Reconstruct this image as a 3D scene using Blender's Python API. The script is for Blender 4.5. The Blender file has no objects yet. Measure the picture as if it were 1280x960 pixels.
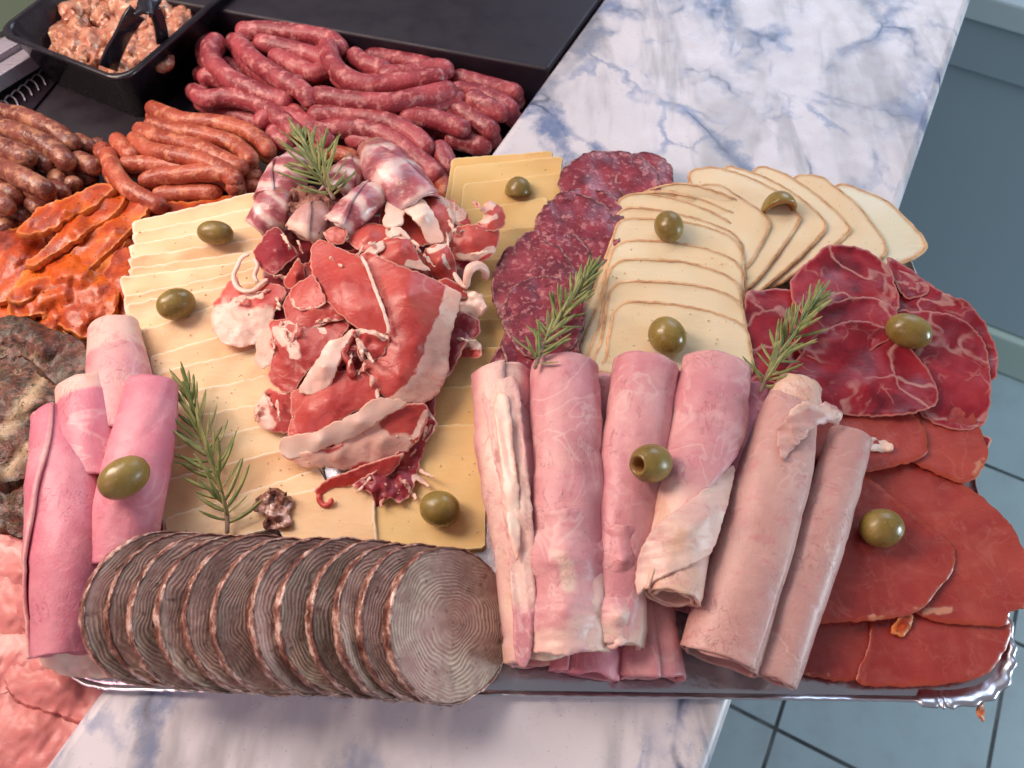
import bpy, bmesh, math, random
import numpy as np
from mathutils import Vector, Matrix, noise, geometry

SC = bpy.context.scene
COL = SC.collection
H = 0.46                       # camera height above the marble top (m)
PI = math.pi
rnd = random.Random(7)

def ray(px, py):
    ry = 480 - py
    return Vector((px - 640, .8660254*ry + 480, .5*ry - 831.384))
def U(px, py, zmm):            # picture point at a real height in millimetres -> world
    r = ray(px, py); z = zmm*.001
    t = (z - H)/r.z
    return Vector((r.x*t, r.y*t, z))
def mpp(px, py, zmm=15):       # metres per pixel there
    return (zmm*.001 - H)/ray(px, py).z

def srgb(h):
    if isinstance(h, str):
        h = h.lstrip('#'); c = [int(h[i:i+2], 16)/255 for i in (0, 2, 4)]
    else: c = h
    return tuple((x/12.92 if x <= .04045 else ((x+.055)/1.055)**2.4) for x in c) + (1,)

# ------------------------------------------------------------ materials
class G:
    def __init__(s, name):
        s.m = bpy.data.materials.new(name); s.m.use_nodes = True
        s.nt = s.m.node_tree; s.nt.nodes.clear()
        s.out = s.n('ShaderNodeOutputMaterial')
        tc = s.n('ShaderNodeTexCoord'); oi = s.n('ShaderNodeObjectInfo')
        c = s.n('ShaderNodeCombineXYZ')
        for k, f in ((0, 3.1), (1, 7.3), (2, 5.7)):
            s.l(s.math('MULTIPLY', oi.outputs['Random'], f), c.inputs[k])
        v = s.n('ShaderNodeVectorMath'); v.operation = 'ADD'
        s.l(tc.outputs['Object'], v.inputs[0]); s.l(c.outputs[0], v.inputs[1])
        s.co = v.outputs[0]; s.obj = tc.outputs['Object']; s.uv = tc.outputs['UV']
        s.rand = oi.outputs['Random']
    def n(s, t): return s.nt.nodes.new(t)
    def l(s, a, b): s.nt.links.new(a, b)
    def put(s, v, inp):
        if isinstance(v, bpy.types.NodeSocket): s.l(v, inp)
        elif v is not None:
            if inp.type == 'RGBA' and isinstance(v, str): v = srgb(v)
            if inp.type == 'VECTOR' and isinstance(v, (int, float)): v = (v,)*3
            inp.default_value = v
    def math(s, op, a, b=None, c=None, clamp=False):
        x = s.n('ShaderNodeMath'); x.operation = op; x.use_clamp = clamp
        s.put(a, x.inputs[0])
        if b is not None: s.put(b, x.inputs[1])
        if c is not None: s.put(c, x.inputs[2])
        return x.outputs[0]
    def scale(s, v, vec, rot=None):
        x = s.n('ShaderNodeMapping'); s.l(v, x.inputs[0]); x.inputs['Scale'].default_value = vec
        if rot: x.inputs['Rotation'].default_value = rot
        return x.outputs[0]
    def noise(s, scale, detail=3, rough=.55, dist=0, co=None, color=False):
        x = s.n('ShaderNodeTexNoise'); s.l(co or s.co, x.inputs['Vector'])
        x.inputs['Scale'].default_value = scale; x.inputs['Detail'].default_value = detail
        x.inputs['Roughness'].default_value = rough; x.inputs['Distortion'].default_value = dist
        return x.outputs[1 if color else 0]
    def warp(s, co, scale, amt):
        nz = s.noise(scale, 2, co=co, color=True)
        a = s.n('ShaderNodeVectorMath'); a.operation = 'SUBTRACT'; s.l(nz, a.inputs[0]); a.inputs[1].default_value = (.5, .5, .5)
        b = s.n('ShaderNodeVectorMath'); b.operation = 'MULTIPLY_ADD'; s.l(a.outputs[0], b.inputs[0])
        b.inputs[1].default_value = (amt,)*3; s.l(co, b.inputs[2])
        return b.outputs[0]
    def voro(s, scale, feature='F1', co=None, out='Distance', rnd=1):
        x = s.n('ShaderNodeTexVoronoi'); x.feature = feature; s.l(co or s.co, x.inputs['Vector'])
        x.inputs['Scale'].default_value = scale
        if 'Randomness' in x.inputs: x.inputs['Randomness'].default_value = rnd
        return x.outputs[out]
    def ss(s, v, a, b, lo=0., hi=1.):
        x = s.n('ShaderNodeMapRange'); x.interpolation_type = 'SMOOTHSTEP'
        s.put(v, x.inputs[0]); x.inputs[1].default_value = a; x.inputs[2].default_value = b
        x.inputs[3].default_value = lo; x.inputs[4].default_value = hi
        return x.outputs[0]
    def mix(s, f, a, b, blend='MIX'):
        x = s.n('ShaderNodeMix'); x.data_type = 'RGBA'; x.blend_type = blend
        s.put(f, x.inputs[0]); s.put(a, x.inputs[6]); s.put(b, x.inputs[7])
        return x.outputs[2]
    def ramp(s, f, stops):
        x = s.n('ShaderNodeValToRGB'); s.l(f, x.inputs[0]); e = x.color_ramp.elements
        while len(e) < len(stops): e.new(.5)
        for k, (p, c) in enumerate(stops): e[k].position = p; e[k].color = srgb(c)
        return x.outputs[0]
    def attr(s, name):
        x = s.n('ShaderNodeAttribute'); x.attribute_name = name; return x.outputs['Fac']
    def bump(s, h, dist, strength=1, prev=None):
        x = s.n('ShaderNodeBump'); s.l(h, x.inputs['Height']); x.inputs['Distance'].default_value = dist
        x.inputs['Strength'].default_value = strength
        if prev is not None: s.l(prev, x.inputs['Normal'])
        return x.outputs[0]
    def bsdf(s, col, rough=.5, sss=0, srad=(1, .35, .2), sscale=.004, normal=None, metal=0, coat=0, coatr=.1, spec=.5, trans=0, sheen=0):
        x = s.n('ShaderNodeBsdfPrincipled')
        s.put(col, x.inputs['Base Color']); s.put(rough, x.inputs['Roughness'])
        s.put(metal, x.inputs['Metallic']); s.put(sss, x.inputs['Subsurface Weight'])
        x.inputs['Subsurface Radius'].default_value = srad; x.inputs['Subsurface Scale'].default_value = sscale
        s.put(coat, x.inputs['Coat Weight']); s.put(coatr, x.inputs['Coat Roughness'])
        s.put(spec, x.inputs['Specular IOR Level']); s.put(trans, x.inputs['Transmission Weight'])
        if normal is not None: s.l(normal, x.inputs['Normal'])
        s.l(x.outputs[0], s.out.inputs[0]); return s.m

M = {}
def sausage_mat(key, dark, mid, fat, blot, amount=.5, gloss=.28):
    g = G(key)
    w = g.warp(g.co, 90, .006)
    a = g.noise(115, 3, .62, co=w); b = g.noise(260, 3, .55); big = g.noise(30, 2)
    c = g.mix(g.ss(big, .35, .65), dark, mid)
    f = g.math('MULTIPLY', g.ss(a, amount-.05, amount+.12), .7)
    c = g.mix(f, c, fat)
    c = g.mix(g.math('MULTIPLY', g.ss(b, .56, .68), .55), c, blot)
    h = g.math('ADD', g.math('MULTIPLY', a, 1.6), g.noise(420, 3))
    nb = g.bump(h, .0009, .8)
    M[key] = g.bsdf(c, g.ss(g.noise(60), .3, .7, gloss, gloss+.2), .18, normal=nb, coat=.16, coatr=.2)
def build_materials():
    sausage_mat('raw_sausage', '#862e38', '#ac4850', '#d8908c', '#c4666a', .55, .34)
    sausage_mat('spicy_sausage', '#923a28', '#b4553c', '#dc9470', '#c87252', .54, .32)
    sausage_mat('herb_sausage', '#643028', '#8a4c3e', '#bf8868', '#9c6456', .52, .2)
    # marinated steaks
    g = G('marinated_meat')
    n1 = g.noise(28, 4, .6, .6); n2 = g.noise(140, 3)
    c = g.ramp(n1, [(.28, '#6e1a06'), (.45, '#ac3c06'), (.6, '#cc5a08'), (.78, '#dc8618')])
    c = g.mix(g.ss(g.noise(420, 1), .66, .74), c, '#5a1a0c')
    c = g.mix(g.ss(g.attr('edge'), .0, .0022, .45, 0), c, '#f09a50')
    M['marinade'] = g.bsdf(c, g.ss(n2, .35, .7, .34, .6), .05, normal=g.bump(g.math('ADD', n2, g.math('MULTIPLY', g.noise(500, 2), .5)), .0009, .7), coat=.18, coatr=.2)
    g = G('herb_meat')
    w = g.warp(g.co, 40, .02)
    n1 = g.noise(35, 4, .65, co=w)
    c = g.ramp(n1, [(.3, '#2c1512'), (.45, '#6a3626'), (.58, '#6c3e30'), (.78, '#94705a')])
    c = g.mix(g.ss(g.noise(90, 4, .7), .5, .6, 0, .75), c, '#4d4526')
    c = g.mix(g.ss(g.noise(50, 3, .7), .6, .68, 0, .6), c, '#b89a78')
    c = g.mix(g.ss(g.noise(260, 2, .7), .58, .66, 0, .9), c, '#1f1a10')
    c = g.mix(g.ss(g.noise(140, 4, .75), .46, .56, 0, .7), c, '#2a1c14')
    c = g.mix(g.math('MULTIPLY', g.attr('fat'), .8), c, '#c8ae8a')
    c = g.mix(g.ss(g.noise(320, 3, .7), .58, .64, 0, .9), c, '#18160c')
    M['herb'] = g.bsdf(c, .42, .1, normal=g.bump(g.noise(160, 4, .7), .002, .9), coat=.12, coatr=.2)
    g = G('raw_pork')
    w = g.warp(g.co, 25, .03)
    n1 = g.noise(18, 4, .6, co=w); st = g.noise(60, 3, co=g.scale(w, (1, 4, 1), (0, 0, .6)))
    c = g.ramp(n1, [(.25, '#c4706e'), (.5, '#cc7e7a'), (.8, '#d48e88')])
    c = g.mix(g.ss(st, .5, .8, 0, .35), c, '#e2b0a8')
    f = g.ss(g.math('ADD', g.attr('fat'), g.math('MULTIPLY', g.math('SUBTRACT', g.noise(45, 4, .6), .5), .7)), .4, .8, 0, .7)
    c = g.mix(f, c, '#e4b8b0')
    M['pork'] = g.bsdf(c, .48, .25, normal=g.bump(g.math('ADD', st, g.noise(200)), .0006, .5), coat=.1, coatr=.3)
    # tub filling
    g = G('chopped_meat')
    n1 = g.noise(55, 4, .6, 1); n2 = g.noise(180, 3)
    c = g.ramp(n1, [(.3, '#8e4a3c'), (.48, '#c07f66'), (.62, '#d8a287'), (.75, '#e8d2b0')])
    c = g.mix(g.ss(n2, .58, .66, 0, .8), c, '#ead9b8')
    c = g.mix(g.ss(g.noise(300, 2), .64, .7), c, '#3e3a20')
    M['chopped'] = g.bsdf(c, .35, .2, normal=g.bump(n2, .0015, .9), coat=.3)
    # cheeses
    def cheese(key, c1, c2, edgecol, ew, rough=.5, sc=.006):
        g = G(key)
        c = g.mix(g.ss(g.noise(14, 2), .35, .65), c1, c2)
        c = g.mix(g.ss(g.noise(380, 1), .74, .78, 0, .7), c, '#8a6a48')
        e = g.math('ADD', g.attr('edge'), g.math('MULTIPLY', g.math('SUBTRACT', g.noise(120, 3), .5), ew*.9))
        c = g.mix(g.ss(e, 0, ew, .8, 0), c, edgecol)
        sm = g.noise(60, 3, co=g.scale(g.co, (1, 5, 1), (0, 0, .4)))
        nb = g.bump(sm, .0006, .35); nb = g.bump(g.noise(600, 2), .0002, .5, nb)
        M[key] = g.bsdf(c, g.ss(sm, .3, .7, rough-.1, rough+.1), .45, (1, .62, .3), sc, nb, spec=.42)
    cheese('pale_cheese', '#f5d2a8', '#eec092', '#fae6d2', .0016)
    cheese('yellow_cheese', '#e8c488', '#dfb673', '#f0d6a6', .001)
    cheese('rind_cheese', '#efdab8', '#e9cea6', '#dab68c', .0032)
    cheese('white_cheese', '#e8e4cf', '#e3dcc0', '#d8ae84', .004)
    g = G('cheese_rind')
    c = g.ramp(g.noise(90, 4, .65), [(.3, '#b07c50'), (.5, '#d6a678'), (.7, '#e6c49a')])
    M['rind'] = g.bsdf(c, .65, .15, (1, .5, .3), normal=g.bump(g.noise(350, 3), .0006, .9))
    # salami
    g = G('salami')
    w = g.warp(g.co, 200, .004)
    v = g.voro(150, co=w, out='Color'); d = g.noise(190, 3, .62, co=w)
    c = g.ramp(g.noise(50, 3), [(.3, '#5c1422'), (.5, '#802434'), (.7, '#9e3a48')])
    c = g.mix(g.ss(d, .52, .66, 0, .75), c, '#c27c7c')
    c = g.mix(g.ss(g.noise(300, 3, .5, .5), .64, .72, 0, .4), c, '#d2a29a')
    c = g.mix(g.ss(g.math('ADD', g.attr('edge'), g.math('MULTIPLY', g.noise(120, 3), .002)), .0005, .0035, .75, 0), c, '#4c121c')  # rim colour darkened to paint in the shadow between overlapping slices
    M['salami'] = g.bsdf(c, .36, .12, normal=g.bump(d, .0009, .8), coat=.2, coatr=.2)
    g = G('salami_casing')
    M['salami_casing'] = g.bsdf(g.mix(g.ss(g.noise(200), .4, .6), '#5e2028', '#a87470'), .5, .1, normal=g.bump(g.noise(300), .0005))
    # coppa
    g = G('coppa')
    w = g.warp(g.co, 24, .06); w = g.warp(w, 130, .008)
    e = g.voro(19, 'DISTANCE_TO_EDGE', co=w)
    e2 = g.voro(48, 'DISTANCE_TO_EDGE', co=w)
    c = g.ramp(g.noise(35, 3, .5, co=w), [(.3, '#5e0c1a'), (.5, '#8c1a28'), (.72, '#a83038')])
    vein = g.math('MULTIPLY', g.ss(e, .004, .05, 1, 0), g.ss(g.noise(24, 3), .36, .56))
    c = g.mix(g.math('MULTIPLY', vein, .66), c, '#c8948a')
    v2 = g.math('MULTIPLY', g.ss(e2, .01, .07, .3, 0), g.ss(g.noise(40, 2), .52, .68))
    c = g.mix(v2, c, '#dca090')
    c = g.mix(g.ss(g.attr('edge'), 0, .0016, .55, 0), c, '#d08a7c')
    M['coppa'] = g.bsdf(c, g.ss(g.noise(80), .3, .7, .34, .5), .12, normal=g.bump(g.math('ADD', g.math('MULTIPLY', vein, .4), g.noise(160, 3)), .0006, .6), coat=.06, coatr=.3, spec=.35)
    # smoked loin
    g = G('smoked_loin')
    st = g.noise(55, 4, .6, co=g.scale(g.co, (1, 2.5, 1), (0, 0, .5)))
    c = g.ramp(g.noise(16, 4, .55, .5), [(.28, '#7c2422'), (.5, '#a23a34'), (.74, '#bc5446')])
    c = g.mix(g.ss(st, .5, .75, 0, .2), c, '#c87460')
    fb = g.noise(150, 4, .7, co=g.scale(g.co, (1, .25, 1), (0, 0, .5)))
    c = g.mix(g.ss(fb, .5, .72, 0, .14), c, '#c87866')
    c = g.mix(g.ss(g.math('ABSOLUTE', g.math('SUBTRACT', g.noise(30, 3, .6, .8), .5)), 0, .015, .12, 0), c, '#d89a88')
    c = g.mix(g.ss(g.math('ADD', g.attr('fat'), g.math('MULTIPLY', g.math('SUBTRACT', g.noise(120, 4), .5), .9)), .5, .8), c, '#c88a70')
    c = g.mix(g.ss(g.math('ADD', g.attr('edge'), g.math('MULTIPLY', g.math('SUBTRACT', g.noise(80, 3), .5), .008)), 0, .003, .6, 0), c, '#a8441e')
    M['loin'] = g.bsdf(c, g.ss(st, .3, .7, .26, .42), .4, normal=g.bump(g.math('ADD', st, g.math('MULTIPLY', g.noise(420), .4)), .0003, .4), coat=.3, coatr=.16, spec=.5)
    # cured ham
    for key, a, b, c3 in (('cured_ham', '#9a2c2e', '#bc4a44', '#d07264'), ('dark_ham', '#6a1826', '#902a36', '#ac4a54')):
        g = G(key)
        w = g.warp(g.co, 40, .02)
        n1 = g.noise(26, 4, .55, co=w); st = g.noise(110, 4, .65, co=g.scale(w, (1, 3, 1.5), (0, 0, .9)))
        c = g.ramp(n1, [(.22, a), (.5, b), (.85, c3)])
        c = g.mix(g.ss(st, .56, .74, 0, .32), c, '#e08c7c')
        c = g.mix(g.ss(g.noise(14, 3, .6), .54, .7, 0, .16), c, '#74141c')
        e = g.voro(26, 'DISTANCE_TO_EDGE', co=g.warp(w, 90, .01))
        vn = g.math('MULTIPLY', g.ss(e, .0, .05, .35, 0), g.ss(g.noise(20, 2), .56, .68))
        c = g.mix(vn, c, '#ecbfb0')
        fa = g.math('ADD', g.attr('fat'), g.math('MULTIPLY', g.math('SUBTRACT', g.noise(75, 4, .6), .5), .42))
        f = g.ss(fa, .46, .62)
        fc = g.mix(g.ss(g.noise(50, 3), .4, .65), '#eabaaa', '#f2d0c2')
        fc = g.mix(g.math('MULTIPLY', g.ss(st, .56, .62), .35), fc, '#d98a84')
        c = g.mix(f, c, fc)
        c = g.mix(g.ss(g.attr('edge'), 0, .0011, .55, 0), c, '#efc4b0')
        M[key] = g.bsdf(c, g.ss(st, .3, .7, .28, .44), .45, normal=g.bump(g.math('ADD', st, g.math('MULTIPLY', g.noise(300, 3), .5)), .0007, .6), coat=.08, coatr=.25, spec=.4)
    g = G('ham_fat')
    st = g.noise(80, 4, .6, co=g.scale(g.co, (1, 3, 1), (0, 0, .9)))
    c = g.mix(g.ss(g.noise(35, 3), .35, .7), '#ecc0b0', '#f4d6c8')
    c = g.mix(g.ss(g.attr('edge'), 0, .0012, .4, 0), c, '#f0b49e')
    M['fat'] = g.bsdf(c, .38, .5, (1, .5, .38), .006, g.bump(st, .0006, .6), coat=.15, coatr=.25)
    # bacon roll
    g = G('bacon')
    w = g.warp(g.co, 60, .012); sep = g.n('ShaderNodeSeparateXYZ'); g.l(g.uv, sep.inputs[0])
    s_ = g.math('ADD', g.math('MULTIPLY', sep.outputs[1], 2.6), g.math('MULTIPLY', g.noise(45, 3, co=w), 1.1))
    s_ = g.math('FRACT', g.math('ADD', s_, g.math('MULTIPLY', g.rand, 3)))
    c = g.ramp(s_, [(.0, '#9a5058'), (.24, '#b4616a'), (.4, '#e0bab2'), (.6, '#e6cdc6'), (.76, '#bc747c'), (.88, '#a4565e'), (1, '#9a5058')])
    c = g.mix(g.ss(g.noise(110, 4, .7, co=g.scale(g.co, (1, 3, 1))), .5, .68, 0, .55), c, '#dab4ac')
    c = g.mix(g.ss(g.noise(30, 3), .55, .7, 0, .45), c, '#8a8296')
    c = g.mix(g.math('MULTIPLY', g.ss(g.noise(24, 3, .6), .55, .68), .6), c, '#a07060')
    c = g.mix(g.ss(sep.outputs[1], .0, .12, .85, 0), c, '#b98a72')
    M['bacon'] = g.bsdf(c, .34, .25, normal=g.bump(g.noise(160, 4), .0009, .8), coat=.25, coatr=.15)
    g = G('brown_crumb')
    c = g.ramp(g.noise(120, 4, .7), [(.3, '#4c2622'), (.5, '#8a5346'), (.7, '#c09080')])
    M['crumb'] = g.bsdf(c, .6, .1, normal=g.bump(g.noise(300, 4, .7), .002, 1))
    # cooked ham
    for key, a, b in (('cooked_ham', '#cd8990', '#dba3a2'), ('pink_ham', '#cc7488', '#da909c'), ('pale_ham', '#c2938c', '#cfa59b')):
        g = G(key)
        w = g.warp(g.co, 50, .012)
        n1 = g.noise(30, 4, .55, co=w)
        sep = g.n('ShaderNodeSeparateXYZ'); g.l(g.uv, sep.inputs[0])
        c = g.mix(g.ss(n1, .35, .68), a, b)
        c = g.mix(g.ss(g.noise(140, 4, .7, co=g.scale(w, (1, 2.5, 1))), .58, .7, 0, .2), c, '#efc4be')
        fa = g.math('ADD', g.attr('fat'), g.math('MULTIPLY', g.math('SUBTRACT', g.noise(60, 4), .5), .5))
        f = g.ss(fa, .3, .8)
        c = g.mix(g.math('MULTIPLY', f, .9), c, g.mix(g.ss(g.noise(45, 2), .4, .65), '#e4bcb0', '#e8cab8'))
        c = g.mix(g.ss(fa, 1.0, 1.12, 0, .5), c, '#d2a886')
        cr = g.noise(75, 3, .6, 1.2, co=g.scale(g.co, (1.6, .8, 1)))
        crack = g.math('MULTIPLY', g.ss(g.math('ABSOLUTE', g.math('SUBTRACT', cr, .5)), 0, .012, 1, 0), g.ss(g.noise(40, 2), .5, .6))
        c = g.mix(g.math('MULTIPLY', crack, .3), c, '#b85c66')
        vc = g.voro(150, 'DISTANCE_TO_EDGE', co=g.scale(g.warp(g.co, 60, .01), (1, .55, 1), (0, 0, .5)))
        fine = g.math('MULTIPLY', g.ss(vc, 0, .04, 1, 0), g.ss(g.noise(34, 3), .54, .66))
        crack = g.math('MAXIMUM', crack, g.math('MULTIPLY', fine, .3))
        vn = g.ss(g.math('ABSOLUTE', g.math('SUBTRACT', g.noise(22, 3, .6, .8), .5)), 0, .03, .3, 0)
        c = g.mix(g.math('MULTIPLY', vn, g.ss(g.noise(14, 2), .42, .58)), c, '#f0d4cc')
        c = g.mix(g.ss(g.noise(60, 4, .7, co=g.scale(w, (1, 2, 1), (0, 0, .6))), .54, .7, 0, .4), c, '#c8707c')
        h = g.math('SUBTRACT', g.math('MULTIPLY', g.noise(130, 5, .7), 1.5), g.math('MULTIPLY', crack, .7))
        M[key] = g.bsdf(c, g.ss(n1, .3, .7, .42, .56), .25, (1, .42, .35), .004, g.bump(h, .0008, .7), coat=.15, coatr=.22)
    # andouille
    g = G('andouille')
    w = g.warp(g.co, 22, .022); w = g.warp(w, 60, .003)
    sb = g.n('ShaderNodeVectorMath'); sb.operation = 'SUBTRACT'; g.l(w, sb.inputs[0]); g.l(g.co, sb.inputs[1])
    ad = g.n('ShaderNodeVectorMath'); g.l(sb.outputs[0], ad.inputs[0]); g.l(g.obj, ad.inputs[1]); w = ad.outputs[0]
    ln = g.n('ShaderNodeVectorMath'); ln.operation = 'LENGTH'; g.l(g.scale(w, (1, 1, .05)), ln.inputs[0])
    r = ln.outputs['Value']
    lw = g.noise(60, 2)
    ph = g.math('ADD', g.math('MULTIPLY', r, 3300), g.math('MULTIPLY', g.noise(26, 3, co=g.co), 26))
    s1 = g.math('MULTIPLY', g.ss(g.math('SINE', ph), -.7, .8), g.ss(g.noise(45, 3, .6), .4, .62, .1, 1))
    s1 = g.math('ADD', g.math('MULTIPLY', s1, .75), g.math('MULTIPLY', g.ss(g.noise(190, 4, .65), .35, .7), .35))
    big = g.noise(30, 3)
    c = g.mix(s1, g.mix(g.ss(big, .35, .65), '#94786a', '#a67c74'), g.mix(g.ss(g.noise(16, 2), .4, .6), '#dcc6b0', '#e2bcae'))
    c = g.mix(g.ss(g.noise(210, 3, .6), .6, .7, 0, .55), c, '#4a2e28')
    c = g.mix(g.ss(r, .004, .024, .35, 0), c, '#bc8478')
    c = g.mix(g.ss(g.attr('edge'), 0, .0011, .7, 0), c, '#5a3028')
    c = g.mix(g.ss(g.noise(38, 4, .65), .56, .74, 0, .4), c, '#cdb09e')
    c = g.mix(g.ss(g.noise(20, 3, .6), .5, .66, 0, .4), c, '#6c5244')
    h = g.math('ADD', s1, g.math('MULTIPLY', g.noise(250, 3), 1.2))
    M['andouille'] = g.bsdf(c, g.ss(g.noise(150), .3, .7, .45, .65), .2, normal=g.bump(h, .0005, .9), spec=.32)
    g = G('andouille_casing')
    c = g.ramp(g.noise(90, 4, .7, co=g.scale(g.co, (1, 1, 2))), [(.3, '#3a1c18'), (.44, '#6e4236'), (.54, '#9c7062'), (.62, '#d8b8aa')])
    M['andouille_casing'] = g.bsdf(c, .3, .1, normal=g.bump(g.noise(260, 3), .001, .9), coat=.4, coatr=.15)
    # olive
    g = G('olive_skin')
    sep = g.n('ShaderNodeSeparateXYZ'); g.l(g.obj, sep.inputs[0])
    c = g.ramp(g.noise(70, 3, .6), [(.25, '#6a5826'), (.5, '#847034'), (.75, '#988448')])
    c = g.mix(g.ss(g.noise(700, 1), .66, .72, 0, .4), c, '#b8ae70')
    c = g.mix(g.math('MULTIPLY', g.rand, .6), c, '#7a6236')
    c = g.mix(g.ss(g.noise(28, 3, .6), .52, .7, 0, .5), c, '#9c8a4e')
    M['olive'] = g.bsdf(c, g.ss(g.noise(90, 3), .3, .7, .22, .42), .2, (1, .8, .2), .003, g.bump(g.noise(300, 3), .0003, .5), coat=.15, coatr=.2)
    g = G('olive_flesh')
    M['olive_flesh'] = g.bsdf(g.mix(g.noise(200), '#a06a44', '#8a6a34'), .45, .3, normal=g.bump(g.noise(300), .0006))
    # rosemary
    g = G('rosemary_leaf')
    sep = g.n('ShaderNodeSeparateXYZ'); g.l(g.uv, sep.inputs[0])
    c = g.mix(g.ss(g.noise(90, 2), .35, .65), '#6e7a42', '#a09e66')
    c = g.mix(g.ss(sep.outputs[0], .5, .9), c, '#b0b488')
    c = g.mix(g.ss(g.math('ABSOLUTE', g.math('SUBTRACT', sep.outputs[0], .25)), 0, .04, .6, 0), c, '#2c3f1c')
    M['leaf'] = g.bsdf(c, .45, .1, (.6, 1, .2), .001, spec=.4)
    g = G('rosemary_stem')
    M['stem'] = g.bsdf(g.mix(g.noise(200), '#6b5444', '#9a8070'), .7, normal=g.bump(g.noise(400), .0006))
    # setting
    g = G('veined_marble')
    b0 = g.scale(g.obj, (1.0, .8, 1), (0, 0, -.5))
    w = g.warp(g.warp(b0, 5, .16), 22, .035); w2 = g.warp(w, 70, .008)
    e1 = g.voro(7.5, 'DISTANCE_TO_EDGE', co=w); e2 = g.voro(15, 'DISTANCE_TO_EDGE', co=w2)
    m1 = g.ss(g.noise(6.5, 5, .65, co=b0), .42, .58); m2 = g.noise(11, 4, .6, co=b0)
    c = g.mix(g.ss(g.noise(4, 4, .6), .35, .65), '#dedbdf', '#cfced6')
    blotch = g.math('MULTIPLY', g.ss(g.math('ADD', e1, g.math('MULTIPLY', g.math('SUBTRACT', g.noise(30, 5, .7, co=b0), .5), .3)), .0, .09, 1, 0), m1)
    c = g.mix(g.math('MULTIPLY', blotch, .95), c, '#6478a0')
    b2 = g.math('MULTIPLY', g.ss(g.math('ADD', e2, g.math('MULTIPLY', g.math('SUBTRACT', g.noise(44, 5, .7, co=b0), .5), .3)), .0, .07, 1, 0), g.ss(m2, .48, .6))
    c = g.mix(g.math('MULTIPLY', b2, .7), c, '#7486ac')
    c = g.mix(g.math('MULTIPLY', g.math('MULTIPLY', g.ss(e1, 0, .016, 1, 0), g.ss(g.noise(16, 3), .42, .55)), g.math('MULTIPLY', m1, .9)), c, '#36425e')
    sk = g.noise(5, 4, .6, .5, co=g.scale(g.obj, (3.2, .8, 1), (0, 0, -.62)))
    c = g.mix(g.ss(sk, .47, .64, 0, .62), c, '#8a8a8e')
    c = g.mix(g.ss(g.noise(500, 1), .72, .76, 0, .4), c, '#7a7884')
    M['marble'] = g.bsdf(c, g.ss(g.noise(60, 3), .3, .7, .24, .4), .12, (1, .9, .85), .005, g.bump(g.noise(45, 3), .0006, .25), spec=.5)
    g = G('black_plastic')
    M['black'] = g.bsdf(g.mix(g.noise(8, 3), '#19121e', '#201825'), g.ss(g.noise(40, 4), .3, .7, .42, .6), normal=g.bump(g.noise(900, 2), .0002, .4))
    g = G('shiny_black_plastic')
    M['tub'] = g.bsdf(g.mix(g.noise(9, 3), '#1c171d', '#262029'), g.ss(g.noise(30, 4), .3, .7, .16, .34), normal=g.bump(g.noise(120, 2), .0002, .3), coat=.3)
    g = G('foil')
    h = g.noise(55, 4, .6)
    M['foil'] = g.bsdf('#c9c8cf', g.ss(g.noise(30), .3, .7, .16, .34), metal=1, normal=g.bump(h, .0012, .6))
    g = G('foil_edge')
    M['foil_rim'] = g.bsdf('#dcdce4', .3, metal=1, normal=g.bump(g.noise(90, 2), .0008, .5))
    g = G('brushed_steel')
    st = g.noise(90, 3, co=g.scale(g.co, (1, 8, 1)))
    M['steel'] = g.bsdf('#a8a2ae', g.ss(st, .3, .7, .25, .45), metal=.35)
    g = G('smoked_glass')
    M['glass'] = g.bsdf('#4d5a48', .15, coat=.4)
    g = G('floor_tile')
    br = g.n('ShaderNodeTexBrick'); g.l(g.scale(g.obj, (3.1, 3.1, 3.1), (0, 0, math.radians(27))), br.inputs['Vector'])
    br.inputs['Color1'].default_value = srgb('#90a2aa'); br.inputs['Color2'].default_value = srgb('#93a3a9')
    br.inputs['Mortar'].default_value = srgb('#1e262a'); br.inputs['Scale'].default_value = 1
    br.offset = 0; br.inputs['Mortar Size'].default_value = .012; br.inputs['Brick Width'].default_value = 1; br.inputs['Row Height'].default_value = 1
    br.inputs['Mortar Smooth'].default_value = .3
    c = g.mix(g.ss(g.noise(20, 4), .4, .8, 0, .4), br.outputs[0], '#7b8488')
    M['tile'] = g.bsdf(c, .4, normal=g.bump(br.outputs['Fac'], -.001))
    g = G('painted_panel')
    M['panel'] = g.bsdf(g.mix(g.noise(5, 3), '#93a7b2', '#9bafb8'), .5)
    g = G('pale_trim'); M['trim'] = g.bsdf(g.mix(g.noise(9, 3), '#a2b4ac', '#b0c0b8'), .5)
    g = G('white_panel'); M['white'] = g.bsdf('#c2d2d6', .5)

# ------------------------------------------------------------ tagging
def tag(o, label=None, cat=None, group=None, kind=None):
    if label: o['label'] = label
    if cat: o['category'] = cat
    if group: o['group'] = group
    if kind: o['kind'] = kind
    return o

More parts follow.
